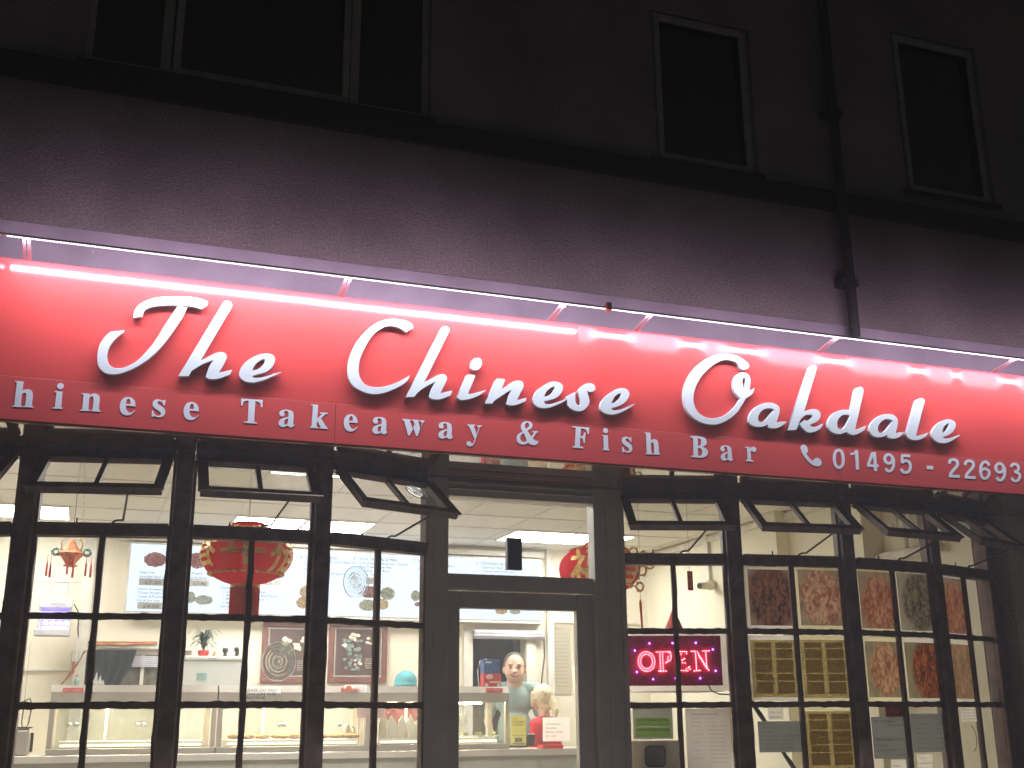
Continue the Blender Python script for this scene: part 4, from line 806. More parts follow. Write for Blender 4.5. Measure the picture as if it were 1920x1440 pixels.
mb = MB(); cc = [at(139, 1133, 4.55), at(148, 1150, 4.8), at(146, 1180, 4.85), at(148, 1212, 4.86), at(160, 1225, 4.86)]; mb.tube(cc, .006, 6); mb.build('cable', M['cable'], t_)
# paper palace lantern with tassels
P = at(133, 1045, 1.6); k = msize(1, P); t_ = thing('paper_lantern', 'orange and turquoise paper palace lantern with red tassels', 'lantern', P)
mb = MB(); mb.lathe(P, [(8*k, -18*k), (14*k, -16*k), (9*k, -12*k), (20*k, 4*k), (26*k, 7*k), (17*k, 11*k), (9*k, 22*k), (3*k, 34*k), (0, 35*k)], 6); mb.lathe(P, [(0, -18*k), (8*k, -18*k)], 6); mb.build('body', M['orange'], t_)
for s in (-1, 1, -.45, .5):
    mb = MB(); c = P+V3((s*27*k, (1-abs(s))*18*k, 10*k))
    for j in range(9): a_ = j*.75; mb.ball(c+V3((math.cos(a_)*7*k, math.sin(a_*1.3)*2*k, math.sin(a_)*6*k)), 3.3*k, 7)
    mb.build('paper_cloud', M['turq'], t_, smooth=True)
for s in (-1, 1):
    mb = MB(); mb.tube([P+V3((s*17*k, 0, 14*k)), P+V3((s*19*k, 0, 28*k)), P+V3((s*13*k, 0, 33*k)), P+V3((s*14*k, 0, 38*k))], 1.4*k, 6); mb.build('handle', M['gold'], t_, smooth=True)
for dx, dz in ((-40, -10), (-34, -12), (-4, -8), (6, -14), (28, -8), (37, -10)):
    mb = MB(); c = P+V3((dx*k, (abs(dx) < 20)*-20*k, dz*k)); mb.tube([c+V3((0, 0, 14*k)), c], .5*k, 4); mb.tube([c, c-V3((0, 0, 6*k)), c-V3((0, 0, 26*k))], [1*k, 2*k, 2.4*k], 6); mb.build('tassel', M['redm'], t_)
mb = MB(); mb.tube([P+V3((0, 0, 38*k)), (P.x, P.y, ZC)], .002, 4); mb.build('string', M['cable'], t_)
# big round red lanterns
def lantern(px, py, Y, rpx, hpx, label, chars, xr=None):
    P = at(px, py, Y); k = msize(1, P); r = rpx*k; h = hpx*k; t_ = thing('red_lantern', label, 'lantern', P, 'round red silk lanterns')
    prof = [(r*.34, h), (r*.36, h*.97)]
    for j in range(1, 18):
        a_ = math.pi*j/18; prof.append((r*max(.3, math.sin(a_)), h*math.cos(a_)*.98))
    prof += [(r*.3, -h*.96)]
    mb = MB(); mb.lathe(P, prof, 48, wob=.006); mb.build('shade', M['lant'], t_, smooth=True)
    mb = MB(); mb.lathe(P, [(0, h*1.03), (r*.34, h*1.0), (r*.37, h*.93)], 32); mb.build('cap', M['redm'], t_, smooth=True)
    mb = MB(); mb.lathe(P, [(r*.3, -h*.93), (r*.33, -h*1.0), (r*.12, -h*1.12), (0, -h*1.12)], 32); mb.build('rim', M['gold'], t_, smooth=True)
    mb = MB(); n_ = 40
    for j in range(n_):
        a_ = 2*math.pi*j/n_; c = P+V3((math.cos(a_)*r*.3, math.sin(a_)*r*.3, -h*1.05)); mb.tube([c, c+V3((0, 0, -h*.95))], .006, 5)
    mb.lathe(P, [(r*.27, -h*1.08), (r*.29, -h*2.0), (0, -h*2.0)], 30); mb.build('tassel', M['redm'], t_)
    mb = MB()
    for ch, ang, zc, sz in chars:
        vs, fs = glyphs(ch, 0, .012)
        if not vs: continue
        x0_, x1_ = min(v.x for v in vs), max(v.x for v in vs); y0_, y1_ = min(v.y for v in vs), max(v.y for v in vs); out = []
        bm = bmesh.new(); bv = [bm.verts.new(v) for v in vs]
        for f_ in fs:
            try: bm.faces.new([bv[q] for q in f_])
            except ValueError: pass
        bmesh.ops.triangulate(bm, faces=bm.faces); bmesh.ops.subdivide_edges(bm, edges=[e for e in bm.edges if e.calc_length() > .12], cuts=2); bm.verts.index_update()
        for v in bm.verts:
            u = (v.co.x-(x0_+x1_)/2)*sz*r; zz = (v.co.y-(y0_+y1_)/2)*sz*r+zc*h; zz = max(-h*.9, min(h*.9, zz))
            s_ = math.sqrt(max(.02, 1-(zz/(h*.98))**2)); R_ = r*s_*1.012; a_ = R(ang)+u/(r*s_); out.append(P+V3((R_*math.sin(a_), -R_*math.cos(a_), zz)))
        mb.add(out, [tuple(v.index for v in f_.verts) for f_ in bm.faces]); bm.free()
    # cloud border of little gold scrolls
    for ang in range(-180, 180, 12):
        for zc, q in ((-.62, 1), (.72, 1)):
            s_ = math.sqrt(1-(zc/.98)**2); c = P+V3((r*s_*1.0*math.sin(R(ang)), -r*s_*1.0*math.cos(R(ang)), zc*h)); mb.ball(c, r*.05, 6, (1.3, .7, .8))
    mb.build('gold_print', M['gold'], t_)
    mb = MB(); mb.tube([P+V3((0, 0, h)), (P.x, P.y, ZC)], .0035, 5); mb.tube([P+V3((0, 0, h)), (P.x+.006, P.y-.1, ZC)], .0015, 4); mb.build('string', M['trim'], t_)
    return t_
lantern(463, 1040, .75, 85, 59, 'big round red lantern with gold characters hanging before the lit menu', (('年', -12, .25, 1.05), ('福', 52, .1, 1.1), ('春', -75, .2, 1.0), ('財', 120, .1, 1)))
lantern(1124, 1068, 1.15, 76, 50, 'round red lantern with gold characters seen half through the fanlight', (('福', -40, -.1, 1.1), ('春', 25, .1, 1.05), ('福', 85, -.2, 1.0)))
# gold paper ornament with long tassel beside the second lantern
P = at(1200, 1060, 1.0); k = msize(1, P); t_ = thing('gold_ornament', 'gold paper knot ornament with a thin red tassel', 'ornament', P)
mb = MB()
for cx, cy, n_, rr in ((-12, 25, 9, 9), (8, 20, 8, 8), (-14, -18, 10, 13), (4, -10, 9, 10), (20, 2, 9, 9), (-2, -40, 9, 9), (-22, 0, 7, 7)):
    for j in range(n_):
        a_ = j*6.283/n_; mb.tube([P+V3(((cx+math.cos(a_)*rr)*k, random.uniform(-1, 1)*4*k, (cy+math.sin(a_)*rr)*k)), P+V3(((cx+math.cos(a_+.7)*rr*.8)*k, random.uniform(-1, 1)*3*k, (cy+math.sin(a_+.7)*rr*.8)*k))], 1.9*k, 6)
mb.build('knot', M['gold'], t_)
mb = MB(); c = P+V3((-2*k, 0, -45*k)); mb.tube([c, c-V3((0, 0, 20*k))], .5*k, 4); mb.tube([c-V3((0, 0, 20*k)), c-V3((0, 0, 26*k)), c-V3((-2*k, 0, 84*k))], [1.6*k, 2.6*k, 1.4*k], 7); mb.build('tassel', M['redm'], t_)
mb = MB(); mb.tube([P+V3((0, 0, 30*k)), (P.x, P.y, ZC)], .0015, 4); mb.build('string', M['cable'], t_)
# red card charm
P = at(1294, 1089, .6); k = msize(1, P); t_ = thing('hanging_charm', 'narrow red card with gold writing hanging on a thread', 'ornament', P-V3((0, 0, 18*k)))
MB().bb(P.x-5.5*k, P.x+5.5*k, P.y-.002, P.y+.002, P.z-18*k, P.z+18*k).build('card', M['redm'], t_)
wq = MB()
for j, ch in enumerate('恭喜發'): write(wq, ch, V3((P.x-3.4*k, P.y-.004, P.z+8*k-j*10*k)), 6.5*k, 6.8*k)
wq.build('lettering', M['gold'], t_); MB().tube([P+V3((0, 0, 18*k)), (P.x, P.y, 3.28)], .0012, 4).build('thread', M['cable'], t_)
# red glitter cone
P = at(1262, 1138, .42); k = msize(1, P); t_ = thing('cone_decoration', 'red glittery cone decoration behind the lit open sign', 'decoration', P-V3((0, 0, 150*k)))
mb = MB(); mb.lathe(P-V3((0, 0, 150*k)), [(0, 0), (66*k, 0), (64*k, 2*k), (0, 150*k)], 28); mb.build('cone', mat('red glitter', (.6, .08, .06), .35, .3, var=.6, scale=160, bump=.6, bscale=200), t_)
mb = MB(); mb.bb(P.x-.25, P.x+.25, P.y-.12, P.y+.2, P.z-154*k, P.z-150.5*k); own('shelf', mb, M['trim'], 'white shelf carrying the red cone behind the open sign', 'shelf')
# curtain, back window with blind, pipes
t_ = thing('kitchen_window', 'small back window with pale blind and white frame behind the cabinets', 'window', ((wx0+wx1)/2, YB, wzb))
mb = MB(); yq = YB+.04
for (a_, b_, c_, d_) in ((wx0, wx1, wzt-.04, wzt-.001), (wx0, wx1, wzb+.001, wzb+.04), (wx0+.001, wx0+.04, wzb+.04, wzt-.04), (wx1-.04, wx1-.001, wzb+.04, wzt-.04)): mb.bb(a_, b_, yq, yq+.05, c_, d_)
x = at(266, 1270, YB).x; mb.bb(x-.015, x+.015, yq, yq+.05, wzb+.04, wzt-.04); mb.build('frame', M['trim'], t_)
mb = MB(); zq = at(270, 1251, YB).z
for j in range(6): z_ = wzt-.05-(wzt-.05-zq)*j/6; mb.bb(wx0+.045, wx1-.045, YB+.02, YB+.03, z_-(wzt-.05-zq)/6+.003, z_)
mb.build('blind', M['zapb'], t_); MB().bb(wx0+.03, wx1-.03, YB+.07, YB+.08, wzb+.03, wzt-.03).build('pane', mat('back window view', (.2, .19, .15), .3, var=.5, scale=12), t_)
mb = MB(); pts = []; rows_ = [[at(px, py, YB-.03) for px, py in r__] for r__ in (
    [(143+j*114/18, 1218.5) for j in range(19)], [(146+j*100/18, 1250) for j in range(19)], [(148+j*78/18, 1282) for j in range(19)], [(148+j*78/18, 1300) for j in range(19)])]
vs = [p+V3((0, -.02*math.sin(j*1.9), 0)) for r__ in rows_ for j, p in enumerate(r__)]
mb.add(vs, [(i*19+j, i*19+j+1, (i+1)*19+j+1, (i+1)*19+j) for i in range(3) for j in range(18)]); own('curtain', mb, M['curtain'], 'black curtain drawn aside across the small back window', 'curtain', smooth=True)
mb = MB(); mb.tube([at(155, 1204, YB-.02), at(295, 1204, YB-.02)], .008, 6); mb.tube([at(178, 1210, YB-.03), at(200, 1207, YB-.03), at(230, 1210, YB-.03), at(262, 1207, YB-.03), at(295, 1206, YB-.03)], .01, 6); mb.tube([at(160, 1220, YB-.05), at(145, 1245, YB-.05), at(128, 1268, YB-.05), at(115, 1284, YB-.05), at(112, 1300, YB-.05)], .01, 6)
own('gas_pipe', mb, M['copper'], 'thin copper pipes running along the back wall over the curtain', 'pipe', smooth=True)
# kettle, urn and bottle at far left
P = at(45, 1416, 3.45); k = msize(1, P); t_ = thing('water_urn', 'grey steel water urn at the left end of the counter', 'urn', P)
mb = MB(); mb.bb(P.x-20*k, P.x+8*k, P.y-.1, P.y+.12, zc1, P.z+48*k); mb.build('body', M['steeld'], t_, bevel=.02)
mb = MB(); mb.bb(P.x+9*k, P.x+14*k, P.y-.08, P.y-.04, P.z+6*k, P.z+36*k); mb.bb(P.x+7.9*k, P.x+14*k, P.y-.08, P.y-.04, P.z+36*k, P.z+40*k); mb.build('handle', M['dark'], t_)
mb = MB(); mb.bb(P.x-21*k, P.x+9*k, P.y-.11, P.y+.13, P.z+48.3*k, P.z+51*k); mb.build('lid', M['dark'], t_)
P = at(48, 1345, 3.4); k = msize(1, P); mb = MB(); mb.tube([P+V3((-5*k, 0, 30*k)), P+V3((4*k, 0, 34*k)), P+V3((9*k, 0, 22*k)), P+V3((6*k, 0, -12*k)), P+V3((-2*k, 0, -22*k)), P+V3((-6*k, 0, -10*k)), P+V3((-5*k, 0, 30*k))], 1.4*k, 6)
mb.tube([P+V3((-5*k, 0, 30*k)), P+V3((-6*k, 0, 140*k))], .3*k, 4)
own('utensil', mb, M['dark'], 'black wire utensil hanging over the steel urn', 'utensil', smooth=True)
# freezer with ornaments
YZ = 4.3; a, b = at(340, 1300, YZ), at(457, 1230, YZ); t_ = thing('freezer', 'white upright freezer carrying a plant and small figures', 'freezer', ((a.x+b.x)/2, YZ, ZFL))
ztop = at(400, 1230, YZ).z; k = msize(1, b)
MB().bb(a.x, b.x, YZ, YZ+.5, ZFL+.05, ztop-8.2*k).build('body', M['fridge'], t_, bevel=.01); MB().bb(a.x-.005, b.x+.005, YZ-.01, YZ+.5, ztop-8*k, ztop).build('lid', M['fridge'], t_, bevel=.008)
c = at(398, 1235, YZ-.012); MB().bb(c.x-7*k, c.x+7*k, YZ-.013, YZ-.0105, c.z-1*k, c.z+1*k).build('badge', M['steeld'], t_); c = at(378, 1268, YZ); MB().bb(c.x-9*k, c.x+9*k, YZ-.004, YZ-.001, c.z-7*k, c.z+6*k).build('sticker', M['turq'], t_)
Pp = at(381, 1229, YZ+.15); k = msize(1, Pp); Pp.z = ztop
t_ = thing('potted_plant', 'spiky green plant in a red pot on the white freezer', 'plant', Pp)
mb = MB(); mb.lathe(Pp, [(0, .001), (7*k, 0.001), (10.5*k, 6*k), (10*k, 12*k), (8*k, 12*k), (8*k, 9*k), (0, 9*k)], 20); mb.build('pot', M['pot'], t_, smooth=True)
mb = MB()
for j in range(80):
    a_ = j*2.4; el = .35+.6*random.random(); L_ = (26+14*random.random())*k; base = Pp+V3((0, 0, (12+22*random.random()**.5)*k)); prev = None; n_ = 7; pl = []
    for s in range(n_):
        u = s/(n_-1); d = V3((math.cos(a_), math.sin(a_)*.8, 0)); q = base+d*(L_*u*.9)+V3((0, 0, L_*(u*el*2.2-u*u*(el*1.3+.45)))); sd = V3((-math.sin(a_), math.cos(a_), 0))*(2.3*k*(1-u*.85)); pl.append((q-sd, q+sd))
    for s in range(n_-1): mb.add([pl[s][0], pl[s][1], pl[s+1][1], pl[s+1][0]], [(0, 1, 2, 3)])
mb.build('leaf', M['leaf'], t_)['kind'] = 'stuff'
mb = MB(); mb.tube([Pp+V3((0, 0, 9*k)), Pp+V3((0, 0, 34*k))], 2*k, 8); mb.build('stem', M['leaf'], t_)
P = at(402, 1229, YZ+.1); P.z = ztop; k = msize(1, P); mb = MB(); mb.ball(P+V3((0, 0, 3.2*k)), 4*k, 10, (1, 1, .8)); mb.ball(P+V3((0, 0, 8*k)), 2.3*k, 10); own('gold_figure', mb, M['gold'], 'tiny gold seated figure beside the red plant pot', 'figurine', smooth=True)
for px, lb, kind in ((422, 'small black figurine with pointed ears on the freezer', 0), (443, 'small black arched figurine at the right end of the freezer', 1)):
    P = at(px, 1229, YZ+.1); P.z = ztop; k = msize(1, P); mb = MB()
    mb.lathe(P, [(0, 0), (5*k, 0), (4.6*k, 2*k), (2.2*k, 5*k), (5.5*k, 11*k), (5*k, 15*k), (0, 17*k)] if kind == 0 else [(0, 0), (3.4*k, 0), (2.4*k, 8*k), (4.8*k, 12*k), (4.5*k, 16*k), (0, 19*k)], 12)
    if kind == 0:
        for s in (-1, 1): mb.tube([P+V3((s*3.6*k, 0, 14*k)), P+V3((s*4.8*k, 0, 19*k))], 1.2*k, 6, r2=.3*k)
    else: mb.tube([P+V3((3*k, 0, 0)), P+V3((4*k, 0, 8*k)), P+V3((3*k, 0, 14*k))], 1.2*k, 6)
    own('figurine', mb, M['dark'], lb, 'figurine', smooth=True)
# two inlaid pictures
def inlay(px0, px1, label, seed, moon):
    YP = YB-.03; a, b = at(px0, 1280, YP), at(px1, 1168, YP); k = msize(1, a); rnd = random.Random(seed)
    t_ = thing('inlaid_picture', label, 'picture', ((a.x+b.x)/2, YP, a.z), 'inlaid pictures on the back wall')
    mb = MB(); e = 9*k; x0, x1, z0, z1 = a.x, b.x, a.z, b.z
    mb.bb(x0, x1, YP-.01, YB, z0, z0+e); mb.bb(x0, x1, YP-.01, YB, z1-e, z1); mb.bb(x0, x0+e, YP-.01, YB, z0+e, z1-e); mb.bb(x1-e, x1, YP-.01, YB, z0+e, z1-e); mb.build('frame', M['wood'], t_, bevel=.006)
    MB().bb(x0+e, x1-e, YP, YB-.002, z0+e, z1-e).build('panel', M['lacq'], t_)
    mb = MB(); w_, h_ = x1-x0-2*e, z1-z0-2*e
    def dash(u, z, s): mb.box((u, YP-.0025, z), (3.3*k, .004, 1.6*k), X=V3((.7, 0, .7*s)), Z=V3((-.7*s, 0, .7)))
    for j in range(int(w_/(3.4*k))): dash(x0+e+2*k+j*3.4*k, z0+e+3*k, 1 if j % 2 else -1); dash(x0+e+2*k+j*3.4*k, z1-e-3*k, 1 if j % 2 else -1)
    for j in range(int(h_/(3.4*k))): dash(x0+e+3*k, z0+e+3*k+j*3.4*k, 1 if j % 2 else -1); dash(x1-e-3*k, z0+e+3*k+j*3.4*k, 1 if j % 2 else -1)
    for (u, v, n_, s) in ([(.42, .72, 9, 6), (.62, .6, 8, 6), (.72, .75, 4, 4)] if not moon else [(.42, .8, 8, 6), (.75, .72, 8, 6), (.25, .62, 3, 4), (.5, .3, 5, 4), (.85, .88, 1, 4)]):
        for j in range(n_): mb.ball((x0+e+w_*u+rnd.uniform(-1, 1)*s*k*1.3, YP-.003, z0+e+h_*v+rnd.uniform(-1, 1)*s*k), rnd.uniform(2, 3.8)*k, 8, (1.2, .2, .9))
    for j in range(7):
        for q in range(5): mb.box((x0+e+w_*.66+j*2.6*k*.8, YP-.002, z0+e+h_*(.2 if moon else .16)+q*4*k), (1.1*k, .003, 1.8*k))
    mb.build('shell_inlay', M['pearl'], t_, smooth=False)
    mb = MB()
    for j in range(34): u, v = (.2+.35*rnd.random(), .15+.6*rnd.random()); mb.ball((x0+e+w_*u, YP-.002, z0+e+h_*v), rnd.uniform(2.2, 4.6)*k, 7, (1.2, .15, .8))
    mb.build('leaf_inlay', M['teal'], t_, smooth=False)
inlay(488, 600, 'dark framed picture with pale flowers, left of two behind the lantern window', 3, False)
inlay(614, 727, 'dark framed picture with white blossoms and a round moon, right of two', 5, True)
# shutter over the doorway, carton on the cabinet
mb = MB(); z0_ = at(950, 1196, YB-.05).z; z1_ = at(950, 1184, YB-.05).z; xa_, xb_ = at(888, 1190, YB-.05).x, at(1018, 1190, YB-.05).x
for j in range(5): zz = z0_+(z1_-z0_)*(j+.5)/5; mb.tube([(xa_, YB-.06-.01*(j % 2), zz), (xb_, YB-.06-.01*(j % 2), zz)], .021, 10)
t_ = thing('roller_blind', 'rolled up pale blind above the dark back doorway', 'blind', ((xa_+xb_)/2, YB-.06, z0_)); mb.build('slats', M['zapb'], t_, smooth=True)
mb = MB(); mb.tube([at(1020, 1192, YB-.05), at(1021, 1230, YB-.05), at(1017, 1262, YB-.05), at(1015, 1285, YB-.05)], .007, 6); mb.build('cord', M['cable'], t_)
t_, x0, x1, zt, zh, zg0 = c3
P = at(920, 1279, YK+.2); P.z = zt+.001; k = msize(1, P); q_ = thing('carton', 'blue and red printed carton standing on the right heated cabinet', 'carton', P)
MB().bb(P.x-17*k, P.x+17*k, P.y-.05, P.y+.05, P.z, P.z+24*k).build('lower_half', M['boxr'], q_, bevel=.003); MB().bb(P.x-17*k, P.x+14*k, P.y-.0495, P.y+.0495, P.z+24.1*k, P.z+50*k).build('upper_half', M['boxb'], q_, bevel=.003)
mb = MB()
for s in (-12, 12): mb.ball(P+V3((s*k, -.05, 3*k)), 3.4*k, 10, (1, .2, 1))
mb.ball(P+V3((-6*k, -.05, 18*k)), 6*k, 12, (1.2, .15, .8)); mb.build('printed_spot', M['bag'], q_, smooth=True)
mb = MB(); mb.bb(P.x-6*k, P.x+16*k, P.y-.0515, P.y-.0505, P.z+7*k, P.z+10*k); mb.bb(P.x-14*k, P.x-2*k, P.y-.0512, P.y-.0502, P.z+43*k, P.z+46*k); mb.build('printed_bar', M['bag'], q_)
mb = MB(); P = at(898, 1279, YK+.3); P.z = zt; k = msize(1, P); mb.tube([P, P+V3((-2*k, 0, 30*k)), P+V3((2*k, 0, 48*k)), P+V3((14*k, 0, 52*k)), P+V3((25*k, 0, 44*k))], .9*k, 6); own('wire_stand', mb, M['steel'], 'bent wire stand behind the blue and red carton', 'stand', smooth=True)
# white coat hanging on the side
P = at(1092, 1300, 4.5); k = msize(1, P); mb = MB(); mb.add([P+V3((0, 0, 0)), P+V3((16*k, 0, 4*k)), P+V3((22*k, 0, -60*k)), P+V3((-12*k, 0, -66*k)), P+V3((-12*k, 0, -20*k)), P+V3((6*k, .15, -2*k)), P+V3((6*k, .15, -62*k))], [(0, 5, 6, 3, 4), (0, 1, 2, 3, 4), (1, 5, 6, 2)])
own('coat', mb, M['coat'], 'white overall hanging near the back doorway', 'coat', smooth=False)
# cctv camera on side wall
P = atX(1322, 1098, XR-.1); k = msize(1, P); t_ = thing('security_camera', 'small white security camera on the right side wall', 'camera', P)
MB().ball(P+V3((.05, 0, .01)), .05, 14).build('mount', M['ivory'], t_, smooth=True); mb = MB(); d = V3((-1, -.55, -.12)).normalized(); mb.tube([P+V3((.03, 0, 0)), P+d*.09], .032, 14); mb.build('barrel', M['ivory'], t_, smooth=True); mb = MB(); mb.tube([P+d*.088, P+d*.1], .026, 14); mb.build('lens', M['dark'], t_)
# wall bracket with white hooks near the far window
P = atX(1682, 985, XR-.05); k = msize(1, P); mb = MB(); mb.ball(P+V3((0, 0, 14*k)), 5*k, 8); mb.ball(P+V3((0, .05, 2*k)), 4*k, 8); mb.ball(P+V3((0, -.12, -6*k)), 4.5*k, 8); mb.tube([P+V3((0, 0, 14*k)), P+V3((0, 0, -20*k))], 1.6*k, 8); mb.tube([P+V3((0, -.1, 2*k)), P+V3((0, -.1, -30*k))], 1.3*k, 8)
own('wall_hook', mb, M['trim'], 'white wall hooks with loose fittings near the right window', 'hook', smooth=True)

# ============================================================ RIGHT BOW WINDOW: signs and posters on the glass
IN = .034
# LED open sign
A = onf(1180, 1286, 5, .07); a5, b5, t5, n5 = facet(5)
Bq = onf(1352, 1190, 5, .07); wd_ = (onf(1356, 1285, 5, .07)-A).dot(t5); hg = onf(1176, 1192, 5, .07).z-A.z
t_ = thing('open_sign', 'red and blue LED sign reading OPEN in the right bow window', 'open sign', A+t5*(wd_/2))
mb = MB(); mb.slab([A, A+t5*wd_, A+t5*wd_+V3((0, 0, hg)), A+V3((0, 0, hg))], -n5*.018); mb.build('board', M['opanel'], t_, bevel=.003)
def od(x, y): return A+t5*((x-180)/(1035-180)*wd_)+V3((0, 0, (698-y)/(698-247)*hg))+n5*.006
dots = []
def ringd(cx, cy, rx, ry, n_, a0=0): 
    for j in range(n_): dots.append((cx+rx*math.cos(a0+j*2*math.pi/n_), cy+ry*math.sin(a0+j*2*math.pi/n_)))
def line(x0_, y0_, x1_, y1_, n_):
    for j in range(n_): u = j/max(1, n_-1); dots.append((x0_+(x1_-x0_)*u, y0_+(y1_-y0_)*u))
ringd(343, 481, 76, 88, 26); ringd(343, 481, 54, 66, 20, .1)
line(438, 396, 560, 393, 7); line(468, 415, 468, 565, 8); line(492, 415, 492, 565, 8); line(568, 412, 568, 450, 3); line(552, 402, 548, 402, 1); line(560, 470, 520, 492, 4); line(542, 440, 538, 462, 2); line(452, 567, 516, 567, 4)
line(655, 393, 712, 393, 4); line(712, 410, 712, 414, 1); line(642, 410, 640, 545, 9); line(662, 415, 660, 420, 1); line(668, 470, 692, 456, 3); line(672, 492, 694, 496, 2); line(655, 562, 715, 566, 4); line(733, 530, 738, 552, 2); line(705, 548, 722, 540, 2)
line(758, 390, 790, 390, 3); line(795, 408, 797, 560, 9); line(775, 567, 828, 563, 4); line(812, 396, 908, 560, 10); line(822, 430, 890, 545, 7); line(862, 388, 918, 386, 4); line(890, 404, 892, 520, 7)
mb = MB()
for x, y in dots: mb.ball(od(x, y), .0023, 6)
mb.build('red_led', M['ledr'], t_, smooth=True)['kind'] = 'stuff'
for x, y in ((377, 318), (588, 316), (802, 314), (240, 382), (956, 374), (252, 575), (971, 567), (397, 640), (603, 633), (826, 633)): MB().ball(od(x, y), .0042, 6).build('blue_led', M['ledb'], t_, smooth=True)
mb = MB(); mb.tube([od(900, 700), od(930, 745)-n5*.02, od(1000, 775)-n5*.02, od(1090, 780)-n5*.03, od(1160, 760)-n5*.04], .004, 6); mb.build('cable', M['cable'], t_, smooth=True)
notice('notice', (1174, 1186, 1366, 1296), .13, M['wpaper'], 'white backing sheet behind the lit open sign', 'notice', wall=5)
# hygiene sticker, opening hours, notes
fh = paper('dark sticker back', (.3, .3, .26), .7)
notice('rating_sticker', (1188, 1325, 1260, 1386), IN, fh, 'dark and green food hygiene rating sticker below the open sign', 'sticker', [(.1, .45, .075, 'FOOD HYGIENE RATING', .8), (.1, .75, .075, 'FOOD HYGIENE RATING', .8)], wall=5, pic=[(.06, .34, .94, .6, M['green']), (.06, .64, .94, .94, M['green'])])
hrs = [(.12, .105, .03, 'OPENING HOURS', .62)]; days = ['Sunday', 'Monday', 'Tuesday', '', 'Wednesday', '', 'Thursday', '', 'Friday', '', 'Saturday', '']; tm = ['Closed', 'Closed']+['12.00pm-2.00pm', '5.00pm-11.00pm']*5
for j, (d_, t__) in enumerate(zip(days, tm)):
    if d_: hrs.append((.12, .16+.062*j, .017, d_, .22))
    hrs.append((.5, .16+.062*j, .017, t__, .38 if j > 1 else .15))
notice('opening_hours', (1290, 1328, 1368, 1450), IN, paper('grey translucent sheet', (.72, .68, .66), .7), 'tall sheet listing the opening hours right of the green sticker', 'notice', hrs, ink='inkg', wall=5)
notice('poster', (1366, 1325, 1378, 1412), .12, paper('orange poster', (.75, .25, .12), .5, (.8, .7, .5), 30), 'orange poster edge just right of the opening hours', 'poster', wall=5)
def foodprint(name, bgc, pl, c1, c2, cx, cy, rad, sc):
    """photograph of a dish on a plate, printed on thin paper"""
    m = paper(name, c1, .78, c2, sc, (.38, .62), 6, 1.4); N, L = nodes(m)
    cr = [x for x in N if x.type == 'VALTORGB'][0]; tc = [x for x in N if x.type == 'TEX_COORD'][0]; nz = [x for x in N if x.type == 'TEX_NOISE'][0]; L.new(tc.outputs['Generated'], nz.inputs['Vector'])
    sub = N.new('ShaderNodeVectorMath'); sub.operation = 'SUBTRACT'; sub.inputs[1].default_value = (cx, 0, cy); L.new(tc.outputs['Generated'], sub.inputs[0])
    mul = N.new('ShaderNodeVectorMath'); mul.operation = 'MULTIPLY'; mul.inputs[1].default_value = (1/rad, 0, .95/rad); L.new(sub.outputs[0], mul.inputs[0])
    ln = N.new('ShaderNodeVectorMath'); ln.operation = 'LENGTH'; L.new(mul.outputs[0], ln.inputs[0])
    n2 = N.new('ShaderNodeTexNoise'); n2.inputs['Scale'].default_value = 4; L.new(tc.outputs['Generated'], n2.inputs['Vector'])
    ma = N.new('ShaderNodeMath'); ma.operation = 'MULTIPLY_ADD'; ma.inputs[1].default_value = .5; L.new(n2.outputs[0], ma.inputs[0]); L.new(ln.outputs['Value'], ma.inputs[2])
    r1 = N.new('ShaderNodeValToRGB'); e = r1.color_ramp.elements; e[0].position = .82; e[0].color = (0, 0, 0, 1); e[1].position = 1.0; e[1].color = (1, 1, 1, 1)
    sc_ = N.new('ShaderNodeMath'); sc_.operation = 'MULTIPLY'; sc_.inputs[1].default_value = .72; L.new(ma.outputs[0], sc_.inputs[0]); L.new(sc_.outputs[0], r1.inputs[0])
    r2 = N.new('ShaderNodeValToRGB'); e = r2.color_ramp.elements; e[0].position = .4; e[0].color = (*pl, 1); e[1].position = .62; e[1].color = (*bgc, 1); L.new(n2.outputs[0], r2.inputs[0])
    mx = N.new('ShaderNodeMix'); mx.data_type = 'RGBA'; L.new(r1.outputs[0], mx.inputs[0]); L.new(cr.outputs[0], mx.inputs[6]); L.new(r2.outputs[0], mx.inputs[7])
    for x in N:
        if x.type in ('BSDF_DIFFUSE', 'BSDF_TRANSLUCENT'): L.new(mx.outputs[2], x.inputs[0])
    return m
fd = {'a': foodprint('dark stir fry print', (.26, .17, .13), (.32, .24, .19), (.03, .02, .018), (.26, .11, .07), .55, .5, .56, 7), 'b': foodprint('pale noodle print', (.26, .2, .15), (.38, .3, .23), (.3, .1, .055), (.62, .42, .3), .55, .5, .5, 6),
      'c': foodprint('red dish print', (.27, .2, .15), (.38, .3, .22), (.22, .05, .03), (.52, .28, .17), .55, .4, .5, 6), 'd': foodprint('green black dish print', (.3, .25, .19), (.42, .37, .29), (.03, .028, .02), (.25, .21, .14), .6, .5, .48, 9),
      'e': foodprint('ribbed brown print', (.24, .2, .12), (.36, .31, .22), (.25, .09, .04), (.62, .38, .22), .55, .5, .45, 6), 'f': foodprint('glossy dark red print', (.24, .2, .11), (.34, .3, .2), (.06, .015, .008), (.42, .13, .04), .7, .5, .52, 8), 'g': foodprint('olive dish print', (.3, .22, .12), (.38, .3, .2), (.25, .14, .07), (.5, .34, .2), .4, .5, .6, 6)}
plate = paper('grey plate', (.62, .6, .52), .75); oliv = paper('olive menu', (.44, .35, .15), .8, (.38, .3, .12), 20, (.45, .55)); olive2 = paper('olive menu print', (.34, .27, .12), .8, (.46, .37, .17), 90, (.42, .58)); yedge = paper('yellow edge', (.8, .72, .35), .8)
